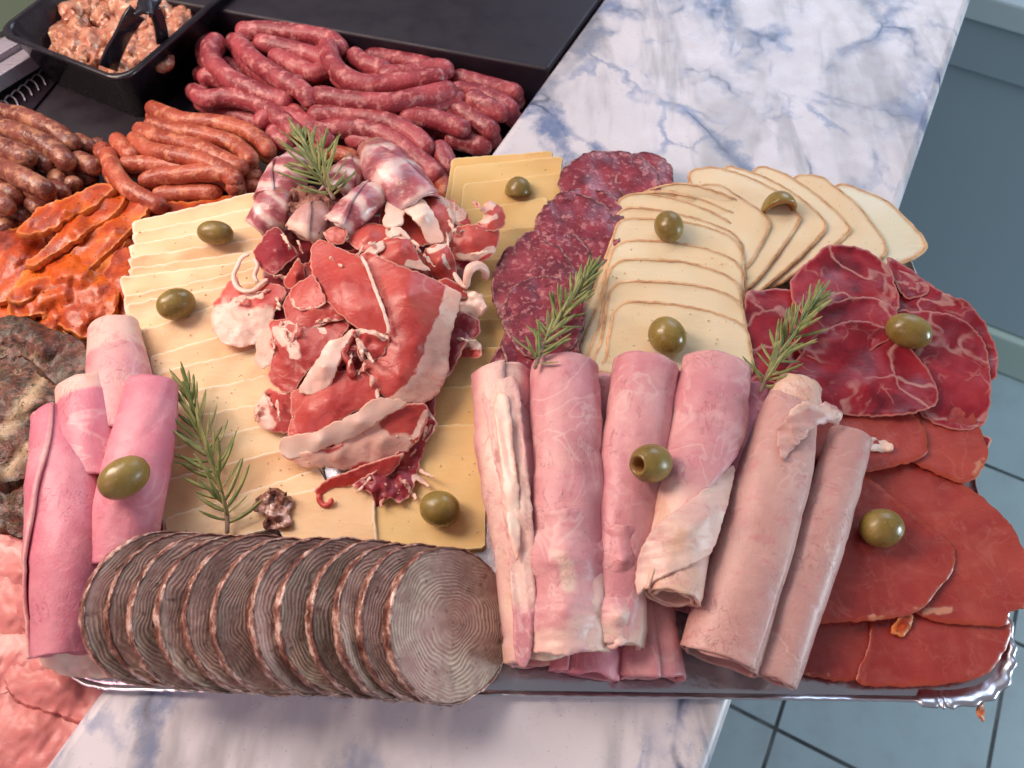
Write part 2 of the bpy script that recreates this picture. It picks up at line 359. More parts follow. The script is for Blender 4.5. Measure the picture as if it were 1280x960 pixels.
def finish(name, verts, faces, m, uvs=None, attrs=None, sharp=None, smooth=True, origin=None, parent=None):
    """verts world coords -> object with its origin at the centroid (or given)"""
    n = len(verts)
    c = Vector((sum(v[0] for v in verts)/n, sum(v[1] for v in verts)/n, min(v[2] for v in verts))) if origin is None else Vector(origin)
    me = bpy.data.meshes.new(name)
    me.from_pydata([tuple(Vector(v)-c) for v in verts], [], faces)
    bm_ = bmesh.new(); bm_.from_mesh(me); bmesh.ops.recalc_face_normals(bm_, faces=bm_.faces); bm_.to_mesh(me); bm_.free()
    if smooth: me.polygons.foreach_set('use_smooth', [True]*len(me.polygons))
    if attrs:
        for k, vals in attrs.items():
            a = me.attributes.new(k, 'FLOAT', 'POINT'); a.data.foreach_set('value', [float(x) for x in vals])
    if uvs is not None:
        ul = me.uv_layers.new(name='UVMap')
        vi = np.empty(len(me.loops), dtype=np.int32); me.loops.foreach_get('vertex_index', vi)
        ul.data.foreach_set('uv', np.array(uvs, dtype=np.float32)[vi].ravel())
    if sharp:
        ss = set(sharp)
        for e in me.edges:
            a, b = e.vertices
            if (a, b) in ss or (b, a) in ss: e.use_edge_sharp = True
    me.materials.append(m)
    o = bpy.data.objects.new(name, me); COL.objects.link(o)
    if parent is not None:
        o.parent = parent; o.location = c - Vector(parent.location)
    else: o.location = c
    return o

def catmull(P, closed=False, step=5.0, dim=2, lin=0.):
    """resample control points (tuples) with a Catmull-Rom spline"""
    P = [np.array(p, dtype=float) for p in P]; n = len(P); out = []
    segs = n if closed else n-1
    for i in range(segs):
        if closed: p0, p1, p2, p3 = P[(i-1) % n], P[i], P[(i+1) % n], P[(i+2) % n]
        else: p0, p1, p2, p3 = P[max(i-1, 0)], P[i], P[i+1], P[min(i+2, n-1)]
        L = np.linalg.norm((p2-p1)[:dim]); k = max(1, int(round(L/step)))
        for j in range(k):
            t = j/k
            q = .5*((2*p1)+(-p0+p2)*t+(2*p0-5*p1+4*p2-p3)*t*t+(-p0+3*p1-3*p2+p3)*t**3)
            out.append(q*(1-lin)+(p1+(p2-p1)*t)*lin)
    if not closed: out.append(P[-1])
    return np.array(out)

def seg_dist(X, Y, poly, closed=True):
    """min distance from points to a polyline"""
    poly = np.array([p[:2] for p in poly], dtype=float)
    a = poly if closed else poly[:-1]; b = np.roll(poly, -1, 0) if closed else poly[1:]
    d = np.full(len(X), 1e9)
    for (ax, ay), (bx, by) in zip(a, b):
        vx, vy = bx-ax, by-ay; L = vx*vx+vy*vy+1e-9
        t = np.clip(((X-ax)*vx+(Y-ay)*vy)/L, 0, 1)
        d = np.minimum(d, np.hypot(X-ax-t*vx, Y-ay-t*vy))
    return d

def tps(ctrl):
    C = np.array(ctrl, dtype=float); n = len(C); xy = C[:, :2]/100.
    D = np.linalg.norm(xy[:, None]-xy[None], axis=2)
    K = D.copy()                       # linear kernel: follows folds without overshooting
    K[np.diag_indices(n)] += -1e-4
    P = np.c_[np.ones(n), xy]
    A = np.block([[K, P], [P.T, np.zeros((3, 3))]])
    w = np.linalg.lstsq(A, np.r_[C[:, 2], 0, 0, 0], rcond=None)[0]
    def f(X, Y):
        Q = np.c_[X, Y]/100.
        R = np.linalg.norm(Q[:, None]-xy[None], axis=2)
        return R@w[:n] + w[n] + Q@w[n+1:]
    return f

SEED = [0]
def sheet(name, outline, m, z=None, inner=(), zfun=None, thick=1.2, res=7., amp=0., freq=.03, rough=0., rfreq=.12, fat=(), fatpoly=(),
          parent=None, rind=None, rind_name='rind', closed_corner=False, micro=0., curl=0., lin=0., wrinkle=0., wdir=0.):
    """a slice traced in plan, given its own heights (mm) and thickness (mm)"""
    SEED[0] += 1; sd = SEED[0]*17.31
    ol = [(p[0], p[1], (p[2] if len(p) > 2 else (z if z is not None else 0))) for p in outline]
    B = catmull(ol, True, step=res*.7, lin=lin)
    nb = len(B)
    if rough:
        nx = np.roll(B[:, 1], -1)-np.roll(B[:, 1], 1); ny = -(np.roll(B[:, 0], -1)-np.roll(B[:, 0], 1))
        L = np.hypot(nx, ny)+1e-6
        for i in range(nb):
            q = (noise.noise(Vector((B[i, 0]*rfreq, B[i, 1]*rfreq, sd))) + .5*noise.noise(Vector((B[i, 0]*rfreq*2.7, B[i, 1]*rfreq*2.7, sd+5))))*rough
            B[i, 0] += nx[i]/L[i]*q; B[i, 1] += ny[i]/L[i]*q
    x0, x1, y0, y1 = B[:, 0].min(), B[:, 0].max(), B[:, 1].min(), B[:, 1].max()
    gx, gy = [], []
    j = 0; y = y0
    while y < y1:
        x = x0 + (res*.5 if j % 2 else 0)
        while x < x1: gx.append(x); gy.append(y); x += res
        y += res*.866; j += 1
    gx = np.array(gx); gy = np.array(gy)
    ins = np.zeros(len(gx), bool)
    xj, yj = np.roll(B[:, 0], 1), np.roll(B[:, 1], 1)
    for i in range(nb):
        xi, yi = B[i, 0], B[i, 1]
        c = ((yi > gy) != (yj[i] > gy)) & (gx < (xj[i]-xi)*(gy-yi)/((yj[i]-yi)+1e-12)+xi)
        ins ^= c
    d = seg_dist(gx, gy, B)
    ok = ins & (d > res*.45)
    pts = [Vector((a, b)) for a, b in B[:, :2]] + [Vector((a, b)) for a, b in zip(gx[ok], gy[ok])]
    ed = [(i, (i+1) % nb) for i in range(nb)]
    vo, eo, fo, ov, oe, of = geometry.delaunay_2d_cdt(pts, ed, [], 1, 1e-4)
    X = np.array([v.x for v in vo]); Y = np.array([v.y for v in vo])
    if zfun is not None: Z = zfun(X, Y)
    elif len(inner) or any(len(p) > 2 for p in outline):
        ctrl = [tuple(p) for p in ol]+[tuple(p) for p in inner]
        Z = tps(ctrl)(X, Y)
    else: Z = np.full(len(X), float(z))
    E = seg_dist(X, Y, B)
    Z = np.array(Z, dtype=float)
    for i in range(len(X)):
        if amp: Z[i] += amp*(noise.noise(Vector((X[i]*freq, Y[i]*freq, sd))) + .4*noise.noise(Vector((X[i]*freq*2.3, Y[i]*freq*2.3, sd+9))))
        if wrinkle:
            a_ = math.radians(wdir); u_ = X[i]*math.cos(a_)+Y[i]*math.sin(a_); v_ = -X[i]*math.sin(a_)+Y[i]*math.cos(a_)
            n_ = noise.noise(Vector((u_*.018+noise.noise(Vector((v_*.02, u_*.02, sd)))*.6, v_*.09, sd+1)))
            Z[i] += wrinkle*(1-2.2*abs(n_))*1.0+wrinkle*.5*noise.noise(Vector((u_*.05, v_*.2, sd+7)))
        if micro: Z[i] += micro*noise.noise(Vector((X[i]*.15, Y[i]*.15, sd+3)))
    if curl: Z += curl*np.clip(1-E/10., 0, 1)**2
    F = np.zeros(len(X)); FX = X.copy(); FY = Y.copy()
    if len(fat) or len(fatpoly):
        for i in range(len(X)):
            FX[i] += 5*noise.noise(Vector((X[i]*.06, Y[i]*.06, sd+21)))+2.5*noise.noise(Vector((X[i]*.17, Y[i]*.17, sd+22)))
            FY[i] += 5*noise.noise(Vector((X[i]*.06, Y[i]*.06, sd+31)))+2.5*noise.noise(Vector((X[i]*.17, Y[i]*.17, sd+32)))
    for pl, wd in fat:
        F = np.maximum(F, np.clip(1.0-seg_dist(FX, FY, catmull(pl, False, 8), False)/wd*.5, 0, 1))
    for pl in fatpoly:
        pl = np.array(pl, float); inn = np.zeros(len(X), bool); j2 = len(pl)-1
        for i in range(len(pl)):
            (xi, yi), (xk, yk) = pl[i], pl[j2]
            inn ^= ((yi > FY) != (yk > FY)) & (FX < (xk-xi)*(FY-yi)/((yk-yi)+1e-12)+xi); j2 = i
        dd = seg_dist(FX, FY, pl)
        F = np.maximum(F, np.where(inn, np.clip(.5+dd/16., 0, 1), np.clip(.5-dd/16., 0, 1)))
    W = [U(a, b, c) for a, b, c in zip(X, Y, Z)]
    faces = []
    for f in fo:
        if len(f) < 3: continue
        a, b, c = W[f[0]], W[f[1]], W[f[2]]
        f = list(f)
        if (b-a).cross(c-a).z < 0: f.reverse()
        faces.append(f)
    nv = len(W)
    N = [Vector((0, 0, 1e-6)) for _ in W]
    for f in faces:
        nn = (W[f[1]]-W[f[0]]).cross(W[f[2]]-W[f[0]])
        for i in f: N[i] += nn
    T = thick*.001
    low = [w-n.normalized()*T for w, n in zip(W, N)]
    # boundary from faces
    cnt = {}
    for f in faces:
        for i in range(len(f)):
            cnt[(f[i], f[(i+1) % len(f)])] = 1
    bd = [(a, b) for (a, b) in cnt if (b, a) not in cnt]
    allf = list(faces)+[[i+nv for i in reversed(f)] for f in faces]
    sharp = []
    mp = mpp(float(X.mean()), float(Y.mean()))
    # rounded side: a middle ring pushed out a little
    bv = sorted({a for a, b in bd} | {b for a, b in bd})
    idx = {v: 2*nv+k for k, v in enumerate(bv)}
    outn = {v: Vector((0, 0, 0)) for v in bv}
    for a, b in bd:
        t = (W[b]-W[a]); o_ = Vector((t.y, -t.x, 0))
        if o_.length > 0: o_.normalize(); outn[a] += o_; outn[b] += o_
    mid = [(W[v]+low[v])*.5 + (outn[v].normalized() if outn[v].length > 0 else Vector())*T*.35 for v in bv]
    side = []
    for a, b in bd:
        side.append([b, a, idx[a], idx[b]]); side.append([idx[b], idx[a], a+nv, b+nv])
    allf += side
    verts = W+low+mid
    edge = list(E*mp)+list(E*mp)+[0]*len(mid)
    fatv = list(F)+list(F)+[F[v] for v in bv]
    uv = [(a/500, b/500) for a, b in zip(X, Y)]; uv = uv+uv+[uv[v] for v in bv]
    if thick > 1.6: sharp = bd
    o = finish(name, verts, allf, m, uv, {'edge': edge, 'fat': fatv}, sharp, parent=parent)
    if rind:                                    # the rind is a real band around the side
        rv, rf = [], []; k = {v: i for i, v in enumerate(bv)}
        for v in bv:
            on = outn[v].normalized() if outn[v].length > 0 else Vector()
            nrm = N[v].normalized(); j_ = .7+.5*noise.noise(W[v]*400)
            rv += [W[v]-on*T*.55+nrm*T*.07, W[v]+on*T*.3*j_+nrm*T*.05, (W[v]+low[v])*.5+on*T*.55*j_, low[v]+on*T*.3*j_, low[v]-on*T*.3-nrm*T*.02]
        for a, b in bd:
            a, b = k[a]*5, k[b]*5
            for q in range(4): rf.append([b+q, a+q, a+q+1, b+q+1])
        finish(rind_name, rv, rf, rind, [(0, 0)]*len(rv), parent=o)
    return o

def frames(P):
    """parallel frames with an up hint"""
    n = len(P); out = []
    for i in range(n):
        t = (P[min(i+1, n-1)]-P[max(i-1, 0)]).normalized()
        s = t.cross(Vector((0, 0, 1)))
        if s.length < 1e-4: s = Vector((1, 0, 0))
        s.normalize(); u = s.cross(t).normalized()
        out.append((t, s, u))
    return out

def path3(pts, step=3.0):
    Q = catmull(pts, False, step)
    return [U(*q) for q in Q]

def tube(name, pts, rad, m, seg=18, lump=.05, lf=90, flat=1., round_end=True, parent=None, world=False, rads=None, nub=0, step=3.0, tipmin=.06):
    """a sausage-like body along a path; rad in mm"""
    SEED[0] += 1; sd = SEED[0]*3.7
    P = path3(pts, step) if not world else pts
    n = len(P); S = [0]
    for i in range(1, n): S.append(S[-1]+(P[i]-P[i-1]).length)
    L = S[-1]; F = frames(P)
    V, uv = [], []
    R0 = rad*.001
    st = [i for i in range(n)]
    for i in st:
        r = R0 if rads is None else float(np.interp(S[i]/L, np.linspace(0, 1, len(rads)), rads))*.001
        if round_end:
            e = min(S[i], L-S[i]); k = min(1, e/(r*1.15)); r *= max(tipmin, math.sqrt(max(0, 1-(1-k)**2)))
        t, s, u = F[i]
        for j in range(seg):
            a = 2*PI*j/seg
            d = s*math.cos(a)+u*math.sin(a)*flat
            q = P[i]+d*r
            q += d*r*lump*(noise.noise(q*lf+Vector((sd, 0, 0)))+.5*noise.noise(q*lf*2.5+Vector((sd, 0, 0))))
            V.append(q); uv.append((j/seg, S[i]/L))
    faces = []
    for i in range(n-1):
        for j in range(seg):
            a = i*seg+j; b = i*seg+(j+1) % seg
            faces.append([a, b, b+seg, a+seg])
    faces.append(list(range(seg))[::-1]); faces.append([(n-1)*seg+j for j in range(seg)])
    faces = [f[::-1] for f in faces]
    return finish(name, V, faces, m, uv, {'fat': [0]*len(V), 'edge': [.02]*len(V)}, parent=parent)

def hamroll(name, axis, R, m, turns=1.7, flap=200, slant=0., flat=.8, fat_end=0., fat_start=0., fat_flap=0., wr=.8, thick=1.7, ragged=3., spiral=.13, parent=None, fatstripe=None, dent=.06):
    """a rolled sheet of ham: spiral section swept along its axis (mm radii)"""
    SEED[0] += 1; sd = SEED[0]*5.1
    P = path3(axis, 5.0); n = len(P); S = [0]
    for i in range(1, n): S.append(S[-1]+(P[i]-P[i-1]).length)
    L = S[-1]; Fm = frames(P); nt = int(turns*44)
    V = []; fat = []; uv = []; T = thick*.001; top = []; bot = []; edg = []
    for i in range(n):
        f = S[i]/L
        r0 = float(np.interp(f, np.linspace(0, 1, len(R)), R))*.001
        t, s, u = Fm[i]
        for j in range(nt+1):
            tj = j/nt
            th = math.radians(flap+slant*(f-.5)) + 2*PI*turns*(tj-1)
            left = turns*(1-tj)                      # turns inside the outermost
            rr = r0*(1-spiral*left)
            if left < .12: rr += r0*.02*(1-left/.12)
            # axial shift at the ends so that the edge is ragged
            ax = 0
            w0 = max(0, 1-f/.12); w1 = max(0, 1-(1-f)/.12)
            nn = noise.noise(Vector((math.cos(th)*1.3+left*.7, math.sin(th)*1.3, sd)))
            ax = (-w0*(1+nn)*ragged*.6 + w1*(1+noise.noise(Vector((math.cos(th)*1.3+left*.6, math.sin(th)*1.3, sd+4))))*ragged*.9)*.001
            d = s*math.cos(th)+u*math.sin(th)*flat
            c = P[i]+t*ax
            q = c+d*rr
            wv = noise.noise(q*24+Vector((sd, 9, 0)))*2.0+noise.noise(q*45+Vector((sd, 0, 0)))*1.2+noise.noise(Vector((q.x*150, q.y*60, q.z*150+sd)))*.7+noise.noise(q*330)*.25
            cr = max(0, .12-abs(noise.noise(q*28+Vector((sd+2, 0, 0)))))/.12
            q = q+d*(wv*wr*.001 - cr*dent*.012)
            if q.z < .0072: q.z = .0072+noise.noise(q*90)*.0003
            dn = (s*math.cos(th)*flat+u*math.sin(th)).normalized()
            top.append(q); bot.append(q-dn*T)
            fv = 0
            if fat_end: fv = max(fv, min(1.1, max(0, .5+(f-(1-fat_end)-.09*math.sin(th*1.3+sd)-.1*noise.noise(q*40))*5)))
            if fat_start: fv = max(fv, min(1, max(0, .5+(fat_start-f)*9)))
            if fat_flap and left < fat_flap*2: fv = max(fv, min(1, max(0, .5+(fat_flap-left)*5)))
            if fatstripe:
                dd = abs(((th-math.radians(fatstripe[0]+fatstripe[2]*(f-.5))+PI) % (2*PI))-PI)
                if left < 1.02: fv = max(fv, min(1, max(0, 1.0-dd/math.radians(fatstripe[1])*.55)))
            fat.append(fv); uv.append((tj, f)); edg.append(.01)
    nv = len(top); w = nt+1; faces = []
    for i in range(n-1):
        for j in range(nt):
            a = i*w+j
            faces.append([a, a+1, a+1+w, a+w]); faces.append([a+nv, a+w+nv, a+1+w+nv, a+1+nv])
    for j in range(nt):
        faces.append([j, j+nv, j+1+nv, j+1]); b = (n-1)*w+j
        faces.append([b, b+1, b+1+nv, b+nv])
    for i in range(n-1):
        a = i*w; faces.append([a, a+w, a+w+nv, a+nv]); b = i*w+nt
        faces.append([b, b+nv, b+w+nv, b+w])
    faces = [f[::-1] for f in faces]
    return finish(name, top+bot, faces, m, uv+uv, {'fat': fat+fat, 'edge': edg+edg}, parent=parent)
build_materials()

def empty(name, loc, label, cat, group=None, kind=None):
    o = bpy.data.objects.new(name, None); COL.objects.link(o); o.location = loc
    o.empty_display_size = .01
    return tag(o, label, cat, group, kind)

def boxmesh(name, corners, z0, z1, m, bevel=0, parent=None, seg=3):
    """prism over a world polygon"""
    n = len(corners)
    V = [(x, y, z0) for x, y in corners]+[(x, y, z1) for x, y in corners]
    Fc = [list(range(n))[::-1], [n+i for i in range(n)]]+[[i, (i+1) % n, n+(i+1) % n, n+i] for i in range(n)]
    o = finish(name, V, Fc, m, smooth=False, origin=(0, 0, 0) if parent is None else parent.location, parent=parent)
    if bevel:
        b = o.modifiers.new('bevel', 'BEVEL'); b.width = bevel; b.segments = seg; b.limit_method = 'ANGLE'
        for p in o.data.polygons: p.use_smooth = True
        b.harden_normals = True
    return o

# ================================================= setting
DIR = (U(1130, 250, 0)-U(920, 870, 0)); DIR.z = 0; DIR.normalize()      # along the counter
PERP = Vector((DIR.y, -DIR.x, 0))                                       # to the right
pl = U(612, 190, 0); pr = U(1130, 250, 0)
A1 = pl+DIR*1.2; A0 = pl-DIR*.75; B1 = pr+DIR*1.2; B0 = pr-DIR*.8
slab = boxmesh('marble_counter', [(A0.x, A0.y), (B0.x, B0.y), (B1.x, B1.y), (A1.x, A1.y)], -.034, 0, M['marble'], bevel=.009, seg=4)
tag(slab, kind='structure')
# case floor on the left of the counter
e = PERP*-.0015
c0, c1 = A0+e, A1+e
lf = PERP*-1.3
flo = boxmesh('display_case_floor', [(c0.x, c0.y), (c1.x, c1.y), ((c1+lf).x, (c1+lf).y), ((c0+lf).x, (c0+lf).y)], -.06, -.05, M['tub'])
tag(flo, kind='structure')
# black divider behind the sausages
w0 = U(655, 108, -25); w1 = U(232, 30, -25); dd = (w1-w0); dd.z = 0; dd.normalize(); bk = Vector((-dd.y, dd.x, 0)); bk = bk if bk.y > 0 else -bk
q0 = w0-dd*.03; q1 = w0+dd*.62
# clip the right end to the counter's left edge
def on_edge(p, d):
    # point on the counter's left edge line hit by p + d*t
    a = A0+PERP*-.002; den = d.x*DIR.y-d.y*DIR.x
    t = ((a.x-p.x)*DIR.y-(a.y-p.y)*DIR.x)/den
    return p+d*t
e0 = on_edge(w0, dd); e1 = on_edge(w0+bk*.6, dd)
pts_ = [e0, e1, e1+dd*.75, e0+dd*.60]
div = boxmesh('black_food_pan', [(p.x, p.y) for p in pts_], -.05, -.0015, M['black'], bevel=.003)
tag(div, 'large matt black pan wall rising behind the dark red sausages', 'food pan')
# kitchen floor
fz = -.92
fl = boxmesh('floor', [(-3, -2), (4, -2), (4, 5), (-3, 5)], fz-.02, fz, M['tile']); tag(fl, kind='structure')
def UW(px, py, z): return U(px, py, z*1000)
a = UW(1225, 452, fz); b = UW(1290, 478, fz); cd = (b-a); cd.z = 0; cd.normalize(); cn = Vector((cd.y, -cd.x, 0))
if cn.y > 0: cn = -cn
cab = empty('kitchen_cabinet', a+cd*.2, 'grey blue cabinet with pale base trim standing on the tiles beyond the marble', 'cabinet')
def quad(a, b, n, back):
    return [((a+n).x, (a+n).y), ((b+n).x, (b+n).y), ((b-back).x, (b-back).y), ((a-back).x, (a-back).y)]
ca, cb = a-cd*.75, a+cd*1.6
boxmesh('door_panel', quad(ca, cb, cn*0, cn*.5), fz+.108, fz+.60, M['panel'], bevel=.003, parent=cab)
boxmesh('base_trim', quad(ca, cb, cn*.012, cn*.5), fz, fz+.105, M['trim'], bevel=.008, parent=cab)
boxmesh('top_rail', quad(ca, cb, cn*.01, cn*.5), fz+.603, fz+.68, M['panel'], bevel=.004, parent=cab)
boxmesh('worktop', quad(ca, cb, cn*.02, cn*.5), fz+.683, fz+.72, M['white'], bevel=.004, parent=cab)

# ================================================= serving platter
ZT = 6.0
tr_ctrl = [(88, 838), (118, 855), (200, 860), (640, 866), (1100, 872), (1190, 874), (1238, 862), (1259, 830), (1256, 780), (1228, 650), (1188, 480), (1142, 340), (1120, 285), (1080, 262), (1020, 256), (640, 252), (300, 280), (235, 290), (206, 320), (176, 430), (128, 600), (88, 760), (78, 810)]
tray = empty('serving_platter', U(660, 600, 0), 'shiny silver foil platter with crimped rim carrying all the meats and cheeses', 'platter')
ob = sheet('platter_base', [(x, y, 3.0) for x, y in tr_ctrl], M['foil'], thick=1.6, res=16, parent=tray)
B = catmull(tr_ctrl, True, 4); V = []; Fc = []; prof = [(-9, 3.2), (-5, 3.0), (-1.5, 5.5), (1, 8.2), (3.2, 8.8), (4.2, 7.8), (3.6, 6.6), (1.2, 6.4), (-1.5, 3.2)]
nB = len(B); cen = np.array([660, 560.])
for i in range(nB):
    p = B[i]; tn = B[(i+1) % nB]-B[i-1]; nn = np.array([tn[1], -tn[0]]); nn /= np.linalg.norm(nn)
    if np.dot(nn, p-cen) < 0: nn = -nn
    cr = math.sin(i*1.05)
    bot_edge = 1.0 if p[0] > 1170 and p[1] > 700 else .25
    for k, (o_, z_) in enumerate(prof):
        w_ = U(p[0], p[1], z_*(.72 if p[0] > 1150 and p[1] > 740 else .5)+.6); m_ = mpp(p[0], p[1], 5)
        g_ = o_*(.0011 if p[0] > 1150 and p[1] > 740 else .0005)+ (cr*.0007*bot_edge if 2 <= k <= 5 else 0)
        w_ = w_+Vector((nn[0]*g_, -nn[1]*g_, (cr*.0006*bot_edge if 2 <= k <= 5 else 0)))
        V.append(w_)
K_ = len(prof)
for i in range(nB):
    for k in range(K_):
        a_ = i*K_+k; b_ = i*K_+(k+1) % K_; c_ = ((i+1) % nB)*K_+(k+1) % K_; d_ = ((i+1) % nB)*K_+k
        Fc.append([a_, b_, c_, d_])
finish('crimped_rim', V, Fc, M['foil_rim'], parent=tray)

# ================================================= fans of slices
ORD = ['first', 'second', 'third', 'fourth', 'fifth', 'sixth', 'seventh', 'eighth', 'ninth', 'tenth', 'eleventh', 'twelfth', 'thirteenth', 'fourteenth', 'fifteenth', 'sixteenth', 'seventeenth', 'eighteenth', 'nineteenth', 'twentieth']
def fan(name, outs, dirv, V_, thick, m, labels, cat, group, floor=5.5, rind=None, rough=.7, amp=.25, res=7., smin=None, lift=.9, **kw):
    """slices from the bottom one to the top one; each bends down under the next"""
    d = np.array(dirv, float); d /= np.linalg.norm(d)
    S = [min(np.dot(p[:2], d) for p in o) for o in outs] if smin is None else smin
    res_o = []
    for k, o in enumerate(outs):
        ks, kz = [S[k]-4], [V_(S[k])]
        s_prev = S[k]
        for j in range(k+1, len(outs)):
            if S[j] <= ks[-1]+.5: ks[-1] = max(ks[-1], S[j]-.5); kz[-1] = min(kz[-1], V_(S[j])-(j-k)*thick*1.12); continue
            ks.append(S[j]-1); kz.append(V_(S[j])-(j-k)*thick*1.12)
        if k == len(outs)-1 or True:
            ks.append(ks[-1]+140); kz.append(min(kz[-1], V_(ks[-1])) - (0 if k < len(outs)-1 else 1.5))
        ks = np.array(ks); kz = np.maximum(np.array(kz), floor)
        ks = np.insert(ks, 1, ks[0]+8); kz = np.insert(kz, 1, np.interp(ks[0]+8, [ks[0], ks[2]], [kz[0], kz[1]])) if ks[2] > ks[0]+9 else np.insert(kz, 1, kz[0]); ks = np.maximum.accumulate(ks); kz[0] += lift
        def zf(X, Y, ks=ks, kz=kz): return np.interp(X*d[0]+Y*d[1], ks, kz)
        # cut the hidden end where the slice would already lie in the platter
        ob = sheet(name, o, m, zfun=zf, thick=thick, rough=rough, amp=amp, res=res, freq=.02, rind=rind, **kw)
        tag(ob, labels[k], cat, group); res_o.append(ob)
    return res_o

def quadsl(l, r, L, lx=0, rx=0, n=3):
    """outline of a rectangular slice from its back edge (left, right), length L px"""
    (x0, y0), (x1, y1) = l, r; o = []
    e_ = 2.5
    o += [(x0, y0+e_), (x0+e_, y0), ((x0+x1)/2, (y0+y1)/2+rnd.uniform(-1, 1)), (x1-e_, y1), (x1, y1+e_)]
    o += [(x1+rx*.5, y1+L*.5), (x1+rx, y1+L-4), (x1+rx-4, y1+L), ((x0+lx+x1+rx)/2, (y0+y1)/2+L), (x0+lx+4, y0+L), (x0+lx, y0+L-4), (x0+lx*.5, y0+L*.5)]
    return o
# left fan of pale cheese
lt = [((165, 277), (338, 236), 46), ((165, 291), (335, 259), 46), ((163, 306), (335, 281), 46), ((161, 322), (332, 299), 46), ((160, 336), (330, 312), 46),
      ((148, 347), (330, 322), 56), ((156, 371), (330, 334), 62), ((160, 381), (335, 348), 72), ((178, 412), (345, 360), 82), ((187, 445), (350, 398), 85), ((197, 466), (360, 424), 90),
      ((207, 496), (368, 462), 96), ((208, 527), (380, 493), 96), ((208, 562), (385, 520), 96), ((205, 600), (395, 552), 88), ((206, 647), (400, 585), 50)]
outs = []
for k, (l, r, L) in enumerate(lt):
    lx = 14 if k < 12 else 2
    j1, j2, j3 = rnd.uniform(-2.5, 2.5), rnd.uniform(-2, 2), rnd.uniform(-2.5, 2.5)
    outs.append(quadsl((l[0]+j1, l[1]), (r[0], r[1]+j3), L, lx, 22))
VL = lambda s: float(np.interp(s, [300, 350, 420, 520, 640, 700], [17, 20, 18, 14, 11, 9]))
lab = []
for k in range(len(outs)):
    if k == 0: t = 'rearmost pale cream cheese slice of the left fan with crumbly back edge'
    elif k == 5: t = 'pale cheese slice whose corner juts out left of the fan above the lower olive'
    elif k == 15: t = 'frontmost pale cheese slice of the left fan beside the andouille row'
    else: t = ORD[k]+' pale cheese slice from the back of the left fan'
    lab.append(t)
fan('cheese_slice', outs, (.235, 1), VL, 2.2, M['pale_cheese'], lab, 'cheese slice', 'pale cheese slices in the left fan', rough=1.7, amp=1.2, lift=1.7, rfreq=.1)
# middle strip of yellow cheese
mt = [((565, 198), (690, 189), 60), ((569, 208), (703, 196), 60), ((580, 229), (702, 216), 70), ((573, 263), (684, 247), 80), ((566, 292), (674, 283), 85), ((556, 328), (662, 320), 85), ((546, 374), (652, 369), 85), ((541, 402), (648, 397), 85), ((534, 438), (640, 434), 92), ((520, 486), (632, 480), 100), ((472, 535), (606, 530), 155)]
outs = [quadsl(l, r, L, -8 if k < 10 else -3, -8 if k < 10 else 0) for k, (l, r, L) in enumerate(mt)]
VM = lambda s: float(np.interp(s, [190, 260, 400, 520, 700], [15, 16, 14, 12, 9]))
lab = ['rearmost yellow cheese slice on the block nearest the sausages', 'yellow cheese slice second from the back of the middle strip', 'yellow cheese slice under the cut olive at the back'] + \
      [ORD[k]+' yellow cheese slice from the back of the middle strip' for k in range(3, 10)]+['broad yellow cheese slice under the dark olive in front of the cured ham']
fan('cheese_slice', outs, (0.03, 1), VM, 2.2, M['yellow_cheese'], lab, 'cheese slice', 'yellow cheese slices in the middle strip', rough=.9, amp=.6, lift=1.6)
# the lone wide slice left of it
o = sheet('cheese_slice', [(398, 610, 13), (430, 596, 13), (463, 590, 13), (467, 612, 12), (468, 650, 11), (467, 690, 9), (420, 700, 9), (370, 690, 9), (345, 650, 11), (350, 624, 12)], M['pale_cheese'], thick=2, rough=.8, amp=.3)
tag(o, 'buttery cheese slice with rounded right edge between two fans below the cured ham', 'cheese slice')

# raclette style column behind the ham rolls
def rac(pts, bl, br): return pts+[br, ((bl[0]+br[0])/2, max(bl[1], br[1])+4), bl]
C = lambda x, y: (550+x/3.2, 170+y/3.2)
outs = [
 [C(740, 262), C(830, 215), C(950, 188), C(1060, 205), C(1180, 252), C(1265, 318), C(1275, 365), C(1240, 460), C(1225, 560), C(1100, 600), C(760, 560)],
 [C(735, 270), C(800, 232), C(900, 222), C(1040, 250), C(1180, 310), C(1240, 370), C(1230, 480), C(1210, 560), C(1000, 600), C(700, 560)],
 [C(700, 300), C(722, 252), C(765, 231), C(850, 230), C(1000, 268), C(1140, 330), C(1190, 385), C(1200, 430), C(1205, 640), C(1000, 690), C(560, 700)],
 [C(692, 350), C(716, 305), C(760, 284), C(850, 290), C(1000, 322), C(1140, 370), C(1205, 425), C(1213, 480), C(1215, 660), C(1000, 720), C(545, 800), C(600, 560)],
 [C(690, 405), C(712, 350), C(760, 328), C(860, 330), C(1000, 345), C(1140, 390), C(1205, 450), C(1215, 520), C(1212, 720), C(1000, 800), C(540, 880), C(610, 620)],
 [C(680, 480), C(708, 435), C(760, 417), C(860, 418), C(1000, 433), C(1150, 480), C(1205, 530), C(1215, 590), C(1205, 800), C(1000, 860), C(585, 900), C(625, 680)],
 [C(670, 565), C(695, 515), C(750, 493), C(860, 494), C(1000, 506), C(1150, 558), C(1195, 600), C(1205, 650), C(1215, 850), C(1000, 900), C(610, 930), C(640, 740)],
 [C(668, 665), C(690, 605), C(745, 580), C(860, 580), C(1000, 592), C(1150, 630), C(1208, 680), C(1220, 740), C(1230, 900), C(1000, 950), C(632, 940), C(650, 800)],
 [C(680, 765), C(702, 692), C(750, 663), C(860, 664), C(1000, 682), C(1150, 722), C(1225, 770), C(1240, 830), C(1235, 960), C(1000, 1010), C(655, 980), C(665, 870)]]
VR = lambda s: float(np.interp(s, [200, 260, 400, 480], [24, 27, 23, 16]))
